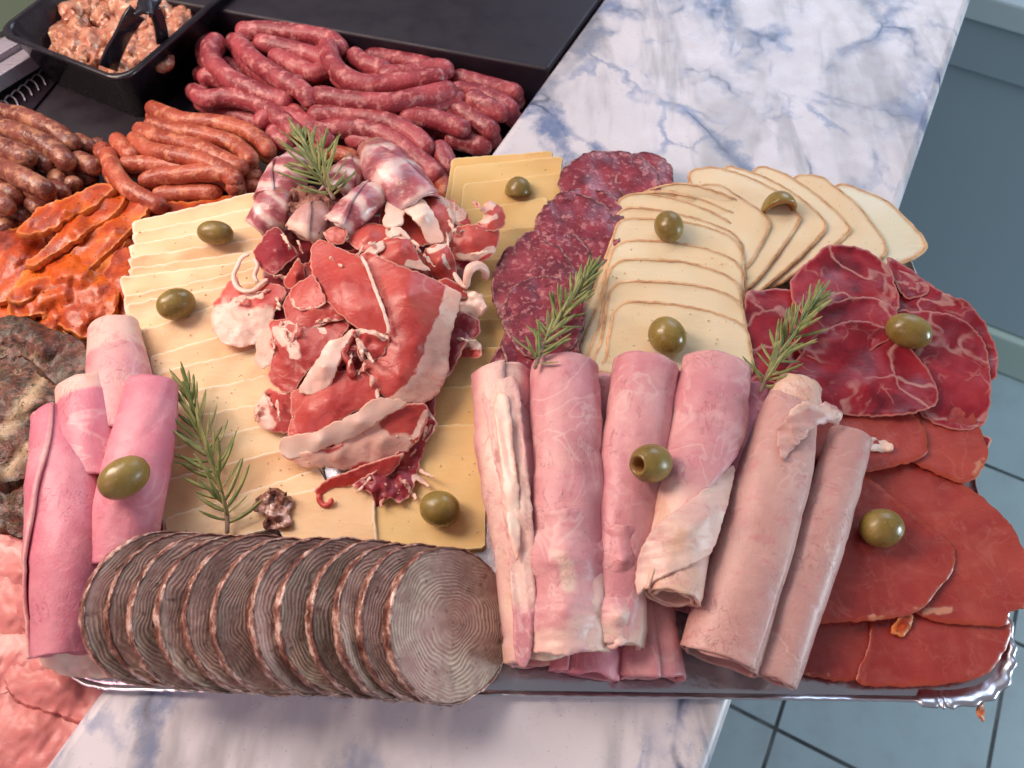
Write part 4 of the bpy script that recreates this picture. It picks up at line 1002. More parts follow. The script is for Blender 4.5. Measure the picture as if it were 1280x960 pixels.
part(h19, 'twisted_end', [(594, 284, 42), (604, 270, 42), (603, 258, 40), (612, 251, 40), (624, 256, 38), (633, 268, 36), (630, 283, 36), (612, 288, 40)], 'cured_ham', inner=[(618, 268, 46)], fat=[([(604, 262), (615, 256)], 6), ([(600, 276), (620, 272)], 4)], amp=2.5, freq=.09, rough=2)
h22 = ch('orange red ham slice standing under the arched fat strips', [(474, 282, 42), (480, 255, 44), (500, 256, 44), (515, 272, 42), (530, 292, 40), (540, 305, 38), (510, 306, 42), (485, 300, 42)], amp=1)
part(h22, 'fat_band', [(479, 281, 50), (482, 262, 52), (484, 248, 50), (494, 243, 50), (505, 241, 48), (504, 260, 52), (503, 279, 52), (490, 283, 52)], amp=.6, thick=2)
part(h22, 'fat_band', [(503, 250, 50), (508, 241, 52), (516, 240, 54), (527, 247, 54), (538, 260, 52), (546, 275, 50), (554, 300, 45), (545, 305, 44), (536, 303, 45), (526, 286, 50), (514, 270, 53), (506, 262, 53)], inner=[(530, 268, 58)], amp=.5, thick=2.2)
h18 = ch('dark red ham slice with a white smear, folded at the right of the pile', [(529, 320, 40), (532, 311, 44), (545, 305, 46), (558, 304, 46), (567, 320, 42), (571, 338, 36), (566, 350, 34), (553, 352, 34), (534, 340, 38)], inner=[(550, 325, 48)], fat=[([(536, 312), (552, 308)], 4), ([(555, 320), (562, 335)], 3)], amp=1)
h23 = ch('lower red ham slice ending in a white fat curl over the yellow cheese', [(548, 350, 38), (560, 348, 38), (580, 358, 34), (592, 370, 30), (575, 372, 32), (555, 362, 36)], amp=1)
tube('fat_curl', [(567, 340, 38), (574, 352, 36), (583, 358, 36), (584, 346, 41), (588, 336, 44), (597, 332, 42), (606, 338, 38), (607, 350, 31)], 4, M['fat'], seg=14, rads=[1.5, 2, 2, 3, 3.8, 4, 3.6, 2.5], lump=.15, parent=h23, flat=.7)
h16 = ch('bright red ham slice in the middle of the upper pile', [(436, 302, 46), (445, 288, 48), (454, 280, 48), (470, 280, 47), (486, 284, 47), (488, 296, 49), (475, 308, 50), (462, 315, 49), (448, 313, 48)], amp=1.6, inner=[(460, 295, 53)], fat=[([(484, 284), (487, 296)], 3)])
h17 = ch('red ham slice with a white corner above the big fat edged one', [(474, 306, 50), (480, 298, 53), (497, 295, 54), (511, 296, 52), (519, 310, 50), (527, 326, 47), (538, 338, 44), (520, 336, 47), (497, 331, 50), (476, 322, 52)], amp=.8, fat=[([(512, 332), (527, 330), (537, 338)], 6), ([(480, 298), (510, 296)], 2)], inner=[(500, 312, 56)])
part(h17, 'fat_string', [(453, 318, 52), (462, 310, 54), (470, 304, 55), (478, 300, 55), (480, 308, 54), (474, 314, 54), (462, 320, 52)], amp=1.5, thick=2)
part(h17, 'fat_string', [(483, 293, 54), (490, 285, 56), (500, 284, 56), (509, 292, 54), (511, 298, 53), (500, 292, 56), (488, 297, 55)], amp=1, thick=2)
h2 = ch('largest ham slice on top with a wide white fat edge on its right', [(450, 320, 52), (458, 314, 54), (469, 318, 57), (497, 331, 58), (531, 343, 54), (552, 354, 50), (576, 366, 44), (571, 390, 41), (564, 415, 38), (561, 445, 34), (560, 464, 31), (548, 490, 28), (530, 504, 29), (505, 504, 33), (482, 497, 35), (465, 482, 37), (455, 466, 38), (456, 450, 41), (480, 432, 47), (484, 412, 51), (477, 386, 53), (466, 352, 53)], inner=[(510, 370, 62), (520, 430, 50), (500, 470, 45)],
        fatpoly=[[(556, 352), (582, 360), (575, 420), (564, 470), (550, 496), (530, 508), (505, 508), (482, 500), (496, 490), (515, 470), (530, 430), (545, 400)]], amp=1, micro=.25, thick=1.4)
h1 = ch('smooth salmon red ham slice folded on top at the centre of the pile', [(389, 312, 47), (393, 303, 48), (402, 299, 48), (425, 310, 50), (447, 320, 52), (457, 334, 55), (467, 358, 58), (477, 384, 58), (485, 408, 53), (481, 419, 50), (462, 415, 50), (444, 410, 50), (425, 393, 50), (403, 371, 48), (394, 352, 47), (388, 330, 46)], inner=[(430, 350, 57), (450, 385, 58)], amp=.9, micro=.25, thick=1.2)
tube('fat_string', [(450, 319, 56), (456, 328, 58), (463, 345, 60), (470, 364, 61), (478, 385, 60), (485, 408, 56), (485, 418, 53)], 1.15, M['fat'], seg=10, lump=.45, lf=250, parent=h1, flat=.7)
h9 = ch('small torn ham fold with pale frayed edges at the centre hollow', [(440, 416, 52), (450, 410, 53), (464, 412, 53), (482, 418, 52), (486, 428, 49), (476, 447, 45), (465, 449, 45), (456, 440, 46), (452, 452, 43), (447, 438, 47), (445, 424, 50)], fat=[([(445, 416), (462, 414), (480, 420)], 4), ([(450, 425), (456, 445)], 4)], amp=2.5, freq=.09)
ch('little bright red ham tip poking up at the top centre', [(404, 290, 50), (416, 284, 53), (430, 284, 54), (433, 292, 53), (428, 305, 50), (412, 303, 49)], amp=2)
# torn shreds belong to the slice they hang from
def shreds(root, spots, seed):
    R_ = random.Random(seed)
    for x, y, z_, ln, a, mk in spots:
        a = math.radians(a); dx, dy = math.cos(a), -math.sin(a); w = R_.uniform(1.1, 2.3)
        o = []
        for t, s_ in ((0, .6), (.3, 1), (.65, .9), (1, .3)): o.append((x+dx*ln*t+dy*w*s_, y+dy*ln*t-dx*w*s_, z_+3*math.sin(3*t+x)))
        for t, s_ in ((1, .3), (.7, 1), (.35, .7), (0, 1)): o.append((x+dx*ln*t-dy*w*s_, y+dy*ln*t+dx*w*s_, z_+3*math.sin(3*t+x)-1))
        mk = 'cured_ham' if mk == 'fat' and R_.random() < .6 else mk
        sheet('torn_shred', o, M[mk], thick=1.1, amp=3, freq=.1, rough=2.5, rfreq=.25, res=2.6, parent=root, lin=.3, fat=[([(x, y), (x+dx*ln, y+dy*ln)], R_.uniform(.5, 3))])
shreds(h1, [(412, 322, 53, 18, -40, 'fat'), (446, 322, 57, 16, 60, 'fat'), (400, 300, 50, 12, 100, 'cured_ham')], 1)
shreds(h2, [(466, 470, 42, 14, -100, 'cured_ham'), (455, 455, 44, 14, -120, 'fat'), (470, 486, 40, 12, -80, 'cured_ham')], 2)
shreds(h5, [(322, 366, 34, 26, 10, 'fat'), (330, 378, 33, 22, -25, 'fat'), (308, 372, 32, 16, 200, 'cured_ham'), (345, 372, 34, 14, -70, 'fat')], 3)
shreds(h6, [(350, 402, 40, 26, -65, 'fat'), (372, 404, 41, 30, -110, 'fat'), (395, 404, 43, 26, 20, 'cured_ham'), (338, 420, 34, 18, -80, 'cured_ham')], 4)
shreds(h9, [(448, 425, 53, 22, -80, 'fat'), (456, 436, 50, 18, -60, 'fat'), (470, 418, 54, 16, -20, 'fat'), (438, 440, 46, 18, -95, 'cured_ham')], 5)
shreds(h14, [(505, 600, 17, 30, -60, 'dark_ham'), (480, 605, 17, 28, -100, 'dark_ham'), (462, 596, 20, 26, -130, 'cured_ham'), (520, 585, 16, 24, -30, 'dark_ham'), (530, 545, 19, 22, 70, 'dark_ham')], 6)
shreds(h15, [(322, 505, 20, 22, -100, 'fat'), (330, 490, 25, 24, -60, 'cured_ham'), (345, 500, 27, 26, -80, 'fat')], 7)
shreds(h20, [(560, 275, 46, 20, -60, 'fat'), (572, 262, 44, 16, 120, 'cured_ham'), (557, 290, 45, 18, -80, 'fat')], 8)
shreds(h19, [(604, 262, 45, 16, 140, 'fat'), (575, 290, 43, 22, 10, 'dark_ham'), (590, 318, 38, 22, 10, 'fat')], 9)
shreds(h17, [(476, 306, 56, 16, 170, 'fat'), (530, 318, 50, 20, -50, 'dark_ham'), (516, 300, 54, 18, -60, 'dark_ham')], 10)
shreds(h4, [(352, 292, 44, 22, -60, 'fat'), (342, 345, 38, 22, -10, 'fat'), (372, 300, 44, 18, -70, 'cured_ham')], 11)
shreds(h26, [(565, 424, 26, 28, -5, 'fat'), (575, 434, 24, 24, -10, 'cured_ham')], 12)
# bacon rolls and trimmings at the back of the pile
def roll(lb, ax, R, mk='bacon', nm='bacon_roll', cat='bacon roll', **k):
    k.setdefault('turns', 1.7); k.setdefault('wr', 1.5); k.setdefault('slant', 90)
    o = hamroll(nm, ax, R, M[mk], **k); return tag(o, lb, cat, 'bacon rolls at the back of the pile' if nm == 'bacon_roll' else None)
roll('pink and white bacon roll at the back left, under the rosemary', [(372, 200, 34), (358, 222, 38), (344, 252, 36)], [13, 17, 18], flap=60)
roll('tall striped bacon roll with bluish white bands at the back right', [(468, 186, 42), (484, 205, 48), (504, 232, 50), (520, 256, 46)], [13, 20, 21, 18], flap=100)
roll('plum coloured bacon roll lying slantwise between the two others', [(478, 236, 48), (455, 254, 52), (425, 284, 48)], [11, 14, 13], flap=80)
roll('brownish bacon roll half hidden behind the rosemary', [(445, 210, 34), (432, 228, 40), (420, 245, 42)], [13, 16, 15], flap=120)
roll('salmon coloured bacon roll at the left edge of the pile on the pale cheese', [(356, 250, 38), (340, 264, 38), (326, 284, 32)], [13, 16, 14], flap=170)
roll('pale spotted bacon roll in front of the brown crumbs', [(404, 262, 44), (392, 278, 46), (382, 294, 42)], [10, 15, 16], mk='pale_ham', flap=90, fat_end=.2)
tag(sheet('meat_trimming', [(355, 238, 42), (375, 232, 46), (400, 238, 48), (410, 250, 50), (408, 268, 48), (385, 272, 48), (362, 262, 46)], M['crumb'], thick=5, amp=5, freq=.09, rough=3, res=3.5, micro=2.5), 'rough brown dried meat trimming under the rosemary at the back', 'meat trimming')
tag(sheet('meat_scrap', [(322, 622, 15), (338, 614, 20), (352, 618, 20), (366, 628, 15), (362, 640, 15), (362, 655, 14), (350, 662, 12), (330, 660, 12), (334, 645, 16), (322, 634, 16)], M['crumb'], thick=4, amp=4, freq=.1, rough=3, res=3.5, micro=2), 'dark dried meat scrap beside the front rosemary above the andouille', 'scrap')
bpy.context.scene.objects[-1].data.materials[0] = M['andouille_casing']

# ================================================= raw sausages in the case
def T1(x, y): return (220+x/2.56, y/2.56)
def T2(x, y): return (x/3.2, y/3.2)
def T3(x, y): return (x/4.8, 100+y/4.8)
def sau(tf, pts, zs, r, m, lb, nm, cat, grp):
    P = [tf(*p) for p in pts]; n = len(P)
    if isinstance(zs, (int, float)): zs = [zs]*n
    zz_ = np.interp(np.linspace(0, 1, n), np.linspace(0, 1, len(zs)), zs)
    o = tube(nm, [(a, b, float(z)) for (a, b), z in zip(P, zz_)], r, m, lump=.07, lf=110)
    tag(o, lb, cat, grp)
G1 = 'dark red raw sausages heaped in the black pan'
dark = [
 ([(150, 122), (112, 150), (120, 200), (180, 255), (270, 298), (375, 332)], [-8, -4, -4, -6], 'dark red sausage hooked round the upper left corner of the heap'),
 ([(190, 120), (240, 185), (330, 250), (400, 290), (445, 335)], [-6, 2, 0], 'dark red sausage lying beside the hooked one and slanting down to the right'),
 ([(190, 102), (300, 98), (420, 112), (500, 130), (535, 175)], [-12, -8, -8], 'dark red sausage forming the top edge of the heap'),
 ([(250, 132), (350, 155), (440, 180), (495, 205)], [-6, -8], 'dark red sausage just under the top edge one'),
 ([(300, 175), (370, 205), (440, 235), (500, 215)], [-10, -8], 'short dark red sausage in the upper middle'),
 ([(485, 135), (495, 190), (540, 245), (620, 272), (740, 262), (870, 243)], [-2, 4, 2, 0], 'long dark red sausage sweeping in a bow across the middle top'),
 ([(440, 300), (540, 322), (680, 330), (800, 306), (900, 285)], [2, 4, 0], 'thick dark red sausage curving along the middle of the heap'),
 ([(75, 265), (110, 245), (170, 258), (210, 290)], [-16, -12], 'short dark red sausage bend at the left tip'),
 ([(60, 290), (100, 318), (180, 312), (270, 335), (340, 385), (390, 440)], [-14, -10, -8], 'dark red sausage along the lower left of the heap'),
 ([(120, 362), (200, 372), (290, 400)], [-30, -28], 'dark red sausage lowest at the left beside the orange ones'),
 ([(562, 165), (600, 200), (690, 232)], [-10, -8], 'short dark red sausage end above the bowed one'),
 ([(600, 180), (700, 192), (800, 212), (880, 242)], [-16, -16], 'dark red sausage along the upper right edge'),
 ([(880, 245), (960, 265), (1040, 288), (1112, 306)], [-18, -18], 'dark red sausage at the top right near the marble'),
 ([(870, 290), (960, 300), (1040, 332), (1090, 365)], [-8, -10], 'dark red sausage second from the marble at right'),
 ([(870, 330), (950, 378), (1030, 432)], [-12, -14], 'dark red sausage ending at the marble edge'),
 ([(710, 370), (800, 378), (880, 398), (940, 425)], [-6, -8], 'dark red sausage right of centre with a rounded end'),
 ([(420, 370), (540, 368), (660, 388), (750, 428), (820, 490)], [-6, -4, -6], 'dark red sausage in the lower middle'),
 ([(430, 430), (520, 412), (620, 418), (700, 450), (780, 512), (850, 580)], [-10, -8, -8, -10], 'dark red sausage slanting down to the yellow cheese'),
 ([(860, 440), (930, 455), (1010, 480)], [-20, -22], 'dark red sausage lowest at the right under the marble edge'),
 ([(835, 455), (860, 510), (890, 560)], [-10, -16], 'short dark red sausage turning down beside the yellow cheese'),
 ([(365, 345), (400, 385), (440, 410)], [-12, -12], 'short dark red sausage tip right of the lower left one'),
 ([(310, 405), (330, 445), (380, 475)], [-14, -16], 'paler red sausage tip behind the rosemary'),
 ([(780, 345), (850, 352), (910, 372)], [-16, -16], 'dark red sausage glimpsed between two others at right'),
 ([(640, 240), (740, 238), (830, 220), (890, 232)], [-4, -6], 'slim dark red sausage just above the bowed one at right'),
 ([(690, 345), (790, 352), (860, 330), (930, 310)], [-10, -8], 'slim dark red sausage curving up toward the marble'),
 ([(250, 400), (330, 372), (420, 400), (500, 470)], [-12, -10], 'slim dark red sausage arching behind the rosemary'),
 ([(540, 440), (640, 462), (720, 500), (780, 560)], [-16, -14], 'slim dark red sausage beside the one slanting to the yellow cheese'),
 ([(930, 300), (1000, 345), (1070, 370)], [-6, -10], 'slim dark red sausage crossing near the marble edge'),
 ([(200, 150), (240, 215), (330, 265), (420, 270)], [-14, -12], 'slim dark red sausage between the hooked one and its neighbour'),
 ([(560, 200), (680, 250), (800, 270)], [-34, -34], 'dark red sausage hidden under the bowed one'),
 ([(900, 400), (960, 430), (1000, 450)], [-32, -32], 'dark red sausage in the dark gap near the marble'),
 ([(920, 270), (1020, 300), (1090, 340)], [-30, -30], 'dark red sausage under the top right ones'),
 ([(330, 300), (420, 350), (480, 400)], [-26, -26], 'dark red sausage buried in the middle left'),
 ([(150, 200), (230, 250), (330, 330)], [-28, -28], 'dark red sausage buried at the left'),
 ([(560, 450), (650, 500), (740, 560)], [-30, -30], 'dark red sausage buried behind the striped bacon roll'),
 ([(620, 560), (720, 590), (830, 640)], [-34, -34], 'dark red sausage glimpsed left of the yellow cheese'),
 ([(210, 150), (330, 190), (420, 260)], [-26, -24], 'dark red sausage buried under the slanting pair'),
 ([(660, 330), (760, 400), (840, 430)], [-28, -28], 'dark red sausage buried right of centre'),
 ([(300, 120), (440, 150), (520, 200)], [-30, -30], 'dark red sausage buried under the top edge'),
 ([(760, 210), (880, 270), (980, 330)], [-34, -32], 'dark red sausage buried at the right middle'),
]
for p, z_, lb in dark: sau(T1, p, z_, 9.0, M['raw_sausage'], lb, 'sausage', 'sausage', G1)
G2 = 'orange spiced thin sausages beside the black tub'
org = [
 ([(595, 425), (650, 452), (740, 482), (860, 492), (960, 515), (1040, 560), (1085, 625)], [-14, -8, -6, -8], 'orange sausage rearmost, its rounded tip by the black tub'),
 ([(585, 490), (660, 512), (760, 532), (860, 552), (950, 585), (1020, 655)], [-12, -6, -4], 'orange sausage second from the rear'),
 ([(545, 510), (620, 548), (720, 572), (820, 602), (900, 642), (990, 680)], [-12, -2, -2], 'orange sausage third from the rear, reaching the bacon'),
 ([(530, 545), (590, 598), (700, 622), (800, 642), (890, 682), (942, 730), (930, 785)], [-12, 0, 2, -4], 'orange sausage bending round at its right end'),
 ([(460, 545), (500, 600), (545, 640)], [-10, -6], 'short pointed orange sausage tip at the left'),
 ([(480, 655), (580, 658), (700, 668), (770, 680)], [-10, -8], 'short orange sausage in the middle between two long ones'),
 ([(560, 742), (620, 712), (720, 700), (830, 692), (920, 702), (950, 750)], [-10, 0, 2], 'orange sausage with a blunt left end in the front'),
 ([(610, 782), (700, 776), (800, 768), (890, 770)], [-14, -12], 'orange sausage frontmost, behind the pale cheese'),
 ([(432, 600), (450, 670), (500, 745), (580, 795), (670, 835)], [-8, -2, -8], 'orange sausage arching down the left side onto the marinated steaks'),
 ([(970, 700), (1050, 700)], [-16, -16], 'stub of an orange sausage near the bacon, upper'),
 ([(970, 748), (1050, 750)], [-18, -18], 'stub of an orange sausage near the bacon, lower'),
 ([(430, 575), (410, 610), (440, 640)], [-16, -16], 'small orange sausage end next to the brown ones'),
 ([(600, 560), (760, 600), (900, 690)], [-28, -28], 'buried orange sausage in the middle of the orange heap'),
 ([(540, 640), (680, 720), (860, 740)], [-28, -28], 'buried orange sausage near the front of the orange heap'),
 ([(1240, 600), (1330, 610), (1440, 640)], [-18, -16], 'orange sausage seen behind the rosemary at the back of the pile'),
 ([(1690, 660), (1760, 720), (1800, 800)], [-14, -14], 'orange sausage seen between the cured ham and the yellow cheese'),
 ([(1640, 720), (1740, 790), (1800, 850)], [-18, -18], 'second orange sausage tip left of the yellow cheese'),
]
for p, z_, lb in org: sau(T2, p, z_, 7.6, M['spicy_sausage'], lb, 'sausage', 'sausage', G2)
G3 = 'brown shiny sausages at the left edge'
brn = [
 ([(-60, 185), (60, 205), (150, 225), (260, 275), (370, 335), (455, 415)], [-8, -4, -8], 10, 'brown shiny sausage uppermost at the left edge'),
 ([(-60, 275), (60, 300), (160, 335), (270, 385), (360, 450), (425, 530)], [-4, 0, -6], 10, 'brown shiny sausage second from the top'),
 ([(-60, 390), (60, 425), (150, 465), (205, 505)], [2, 6, 2], 11, 'thick brown sausage with a blunt end above the third one'),
 ([(80, 400), (170, 425), (250, 475), (305, 540)], [-8, -8], 9, 'brown sausage end poking out between two thicker ones'),
 ([(-60, 505), (60, 550), (160, 600), (250, 650), (325, 690)], [0, 4, 0], 10.5, 'long brown sausage lowest of the big ones'),
 ([(-50, 630), (50, 670), (125, 725)], [-8, -8], 10, 'short brown sausage under the lowest big one'),
 ([(-60, 705), (10, 735), (55, 795)], [0, 0], 9.5, 'purplish shiny sausage tip at the picture edge'),
 ([(430, 350), (500, 385), (565, 425)], [-18, -18], 9, 'small brown sausage end at the back beside the tub'),
 ([(420, 475), (520, 500), (600, 545)], [-14, -14], 10, 'speckled brown sausage touching the orange heap'),
 ([(310, 550), (350, 590), (385, 640)], [-16, -16], 9, 'dark brown sausage tip below the second one'),
 ([(440, 560), (520, 585), (580, 610)], [-26, -26], 9.5, 'dark brown sausage lying deep near the orange heap'),
 ([(380, 650), (440, 625), (500, 625)], [-18, -18], 8.5, 'plum brown sausage end above the marinated steak'),
 ([(160, 720), (220, 760), (260, 800)], [-16, -16], 9, 'small brown sausage under the lowest long one'),
 ([(70, 760), (120, 800), (170, 860)], [-22, -22], 9.5, 'dark brown sausage behind the orange steak'),
 ([(290, 620), (350, 655), (400, 700)], [-14, -14], 8.5, 'shiny brown sausage tip beside the marinated steak'),
 ([(-40, 830), (20, 870), (60, 930)], [-18, -18], 10, 'dark brown sausage at the picture edge above the steaks'),
 ([(560, 370), (620, 400)], [-26, -26], 8, 'tiny brown sausage end in the shadow by the tub'),
 ([(100, 560), (240, 600), (360, 700)], [-30, -30], 10, 'buried brown sausage in the middle of the brown heap'),
 ([(180, 380), (300, 480), (440, 600)], [-32, -32], 10, 'buried brown sausage at the back of the brown heap'),
]
for p, z_, r_, lb in brn: sau(T3, p, z_, r_*.87, M['herb_sausage'], lb, 'sausage', 'sausage', G3)

def fill(tf, src, dxs, dz, r, m, lb, nm, grp, n0, n1):
    for p, z_, *rest in src[n0:n1]:
        for k, (dx, dy) in enumerate(dxs):
            zs = [v+dz-k*3 for v in (z_ if isinstance(z_, list) else [z_])]
            q = [(x+dx+rnd.uniform(-6, 6), y+dy+rnd.uniform(-6, 6)) for x, y in p]
            o = tube(nm, [tf(*a)+(float(np.interp(i/(len(q)-1), np.linspace(0, 1, len(zs)), zs)),) for i, a in enumerate(q)], r, m, lump=.07, lf=110, seg=14, step=4.)
            tag(o, lb, 'sausage', grp)
fill(T1, dark, [(6, 26), (-14, -4)], -15, 8.8, M['raw_sausage'], 'dark red raw sausage in the lower layer of the heap, mostly covered by others', 'sausage', G1, 0, 18)
fill(T2, org, [(4, 30)], -13, 7.4, M['spicy_sausage'], 'orange spiced sausage in the lower layer of its heap, mostly covered by others', 'sausage', G2, 0, 9)
fill(T3, brn, [(10, 50)], -13, 8.4, M['herb_sausage'], 'brown shiny sausage in the lower layer of its heap, mostly covered by others', 'sausage', G3, 0, 6)
# ================================================= marinated steaks, herb meat, raw pork
def T4(x, y): return (x/4, 220+y/4)
def steak(lb, pts, z_, mk='marinade', nm='marinated_steak', cat='steak', tf=T4, th=6, inner=(), **k):
    k.setdefault('wrinkle', 1.2); k.setdefault('wdir', 130); k.setdefault('amp', 3); k.setdefault('freq', .03); k.setdefault('rough', 2.5); k.setdefault('res', 4.5); k.setdefault('micro', .5)
    P = [tf(x, y)+(z_-3,) for x, y in pts]
    cx = sum(p[0] for p in P)/len(P); cy = sum(p[1] for p in P)/len(P)
    I = [tf(x, y)+(zz,) for x, y, zz in inner] or [(cx, cy, z_+4)]
    return tag(sheet(nm, P, M[mk], inner=I, thick=th, **k), lb, cat)
steak('dark red glossy marinated piece showing behind the pale cheese', [(620, 200), (760, 112), (900, 128), (1060, 112), (1190, 95), (1200, 160), (900, 240), (640, 300)], -12)
steak('dark glossy marinated piece tucked against the left side of the cheese', [(520, 380), (650, 240), (740, 330), (740, 560), (700, 720), (620, 700), (555, 640), (508, 520)], -10)
steak('marinated steak lowest at the left edge, yellow orange', [(-40, 300), (60, 262), (200, 270), (220, 400), (180, 440), (160, 520), (50, 610), (-40, 600)], -12)
steak('large orange marinated steak in front with folded edges', [(130, 470), (300, 400), (480, 350), (640, 270), (600, 400), (560, 470), (600, 560), (580, 660), (470, 770), (420, 800), (300, 745), (200, 690), (70, 700), (50, 600)], -8, inner=[T4(0, 0) and (330, 470, 0), (430, 600, -4), (180, 600, -8)], amp=5, freq=.05)
steak('orange marinated steak third from the rear', [(330, 440), (400, 330), (520, 240), (620, 150), (700, 78), (750, 120), (720, 200), (655, 262), (560, 360), (420, 470)], -3)
steak('orange marinated steak second from the rear with a pale folded edge', [(130, 430), (230, 350), (320, 240), (420, 165), (600, 62), (622, 110), (560, 200), (450, 262), (350, 335), (240, 400), (190, 440)], 0)
steak('wide marinated steak lying under all the others of its heap', [(-60, 260), (120, 200), (400, 100), (620, 90), (760, 150), (740, 500), (640, 700), (300, 760), (-60, 700)], -18, th=8)
steak('rearmost marinated steak, smooth and orange red', [(80, 275), (150, 205), (200, 155), (330, 108), (440, 55), (530, 38), (560, 62), (480, 140), (380, 190), (320, 225), (250, 268), (150, 290)], 3)
steak('small folded strip of marinated meat at the lower left', [(40, 590), (120, 530), (240, 500), (300, 540), (200, 590), (80, 630)], -3, th=4)
steak('dark browned marinated piece above the herb coated meat', [(50, 640), (200, 580), (360, 620), (430, 720), (420, 800), (300, 780), (150, 720)], -16)
T5 = lambda x, y: (x/3, 380+y/3)
steak('herb coated dark meat slab at the upper left of the ham rolls', [(-30, 60), (90, 48), (180, 90), (290, 130), (330, 200), (320, 300), (220, 310), (100, 200), (-30, 190)], -6, 'herb', 'herbed_meat', 'herbed meat', T5, th=10, amp=5)
steak('herb coated brown meat with a long pale fat strip at the left edge', [(-30, 200), (60, 170), (180, 240), (300, 280), (240, 420), (140, 470), (110, 640), (-30, 620)], -8, 'herb', 'herbed_meat', 'herbed meat', T5, th=10, amp=5, fat=[([(5, 540), (35, 500), (70, 450)], 7), ([(8, 590), (30, 565), (50, 545)], 6)])
steak('dark herbed meat piece lowest beside the tall pink roll', [(-30, 600), (60, 560), (140, 580), (170, 720), (150, 860), (90, 880), (-30, 800)], -16, 'herb', 'herbed_meat', 'herbed meat', T5, th=10, amp=5)
T6 = lambda x, y: (x/2.667, 600+y/2.667)
steak('raw pork slice with pale fat streaks at the left edge under the ham roll', [(-40, 190), (60, 200), (130, 260), (180, 380), (140, 420), (60, 360), (-40, 340)], -18, 'pork', 'raw_pork_slice', 'raw pork', T6, th=7, fat=[([(-5, 680), (20, 690), (40, 712)], 6)])
steak('raw pork slice with a grey pink face at the left edge', [(-40, 320), (60, 330), (110, 400), (180, 520), (60, 540), (-40, 540)], -16, 'pork', 'raw_pork_slice', 'raw pork', T6, th=7)
steak('smooth orange pink nub of pork peeking out beside the tall ham roll', [(58, 410), (90, 352), (150, 350), (180, 430), (160, 520), (100, 510), (66, 470)], -8, 'pork', 'raw_pork_slice', 'raw pork', T6, th=8, amp=1)
steak('pale raw pork slab along the front left corner of the platter', [(-40, 530), (60, 515), (160, 520), (320, 600), (350, 700), (230, 740), (90, 700), (-40, 700)], -12, 'pork', 'raw_pork_slice', 'raw pork', T6, th=8, fat=[([(-5, 808), (40, 800), (70, 815)], 14)])
steak('raw pork slice with a crease below the platter corner', [(20, 640), (120, 590), (260, 620), (360, 700), (300, 800), (200, 780), (60, 730)], -10, 'pork', 'raw_pork_slice', 'raw pork', T6, th=7)
steak('large raw pink pork slice in the bottom left corner of the picture', [(-60, 670), (60, 720), (180, 775), (260, 790), (280, 900), (120, 1010), (-60, 1010)], -14, 'pork', 'raw_pork_slice', 'raw pork', T6, th=9, amp=2)

# ================================================= black tub with marinated meat and server
zr = 8; A_ = U(-6, 40, zr); B_ = U(153, 103, zr); C_ = U(288, -22, zr)
ex = (A_-B_); ex.z = 0; lx_ = ex.length; ex.normalize(); ey = Vector((-ex.y, ex.x, 0))
if ey.dot(C_-B_) < 0: ey = -ey
ly_ = .26
tub = empty('food_tub', B_+ex*lx_/2+ey*ly_/2-Vector((0, 0, .04)), 'glossy black deep tub holding chopped marinated meat at the upper left', 'tub')
def rrect(ins, z_, rad=.018, k=8):
    P = []; x0, x1, y0, y1 = ins, lx_-ins, ins, ly_-ins
    for cx, cy, a0 in ((x1-rad, y1-rad, 0), (x0+rad, y1-rad, 90), (x0+rad, y0+rad, 180), (x1-rad, y0+rad, 270)):
        for j in range(k+1):
            a = math.radians(a0+90*j/k); P.append(B_+ex*(cx+rad*math.cos(a))+ey*(cy+rad*math.sin(a))+Vector((0, 0, z_)))
    return P
lv = [(.011, -.057), (.0035, -.006), (.001, -.004), (-.001, -.0025), (-.0008, 0), (.001, .0012), (.0035, .0008), (.005, -.002), (.0125, -.053)]
V = []; Fc = []
for ins, z_ in lv: V += rrect(ins, z_)
nn_ = len(rrect(0, 0))
for a in range(len(lv)-1):
    for i in range(nn_): Fc.append([a*nn_+i, a*nn_+(i+1) % nn_, (a+1)*nn_+(i+1) % nn_, (a+1)*nn_+i])
Fc.append(list(range(nn_))); Fc.append([(len(lv)-1)*nn_+i for i in range(nn_)])
finish('tub_shell', V, Fc, M['tub'], parent=tub)
# black tray under it
tr0 = B_-ey*.03-ex*.01
bt = boxmesh('black_tray', [((B_-ey*.05+ex*(-.02)).x, (B_-ey*.05+ex*(-.02)).y), ((B_-ey*.05+ex*.2).x, (B_-ey*.05+ex*.2).y), ((B_+ey*.3+ex*.2).x, (B_+ey*.3+ex*.2).y), ((B_+ey*.3-ex*.02).x, (B_+ey*.3-ex*.02).y)], -.0498, -.0485, M['black'], bevel=.0005)
tag(bt, 'flat black tray under the tub of chopped meat', 'tray')
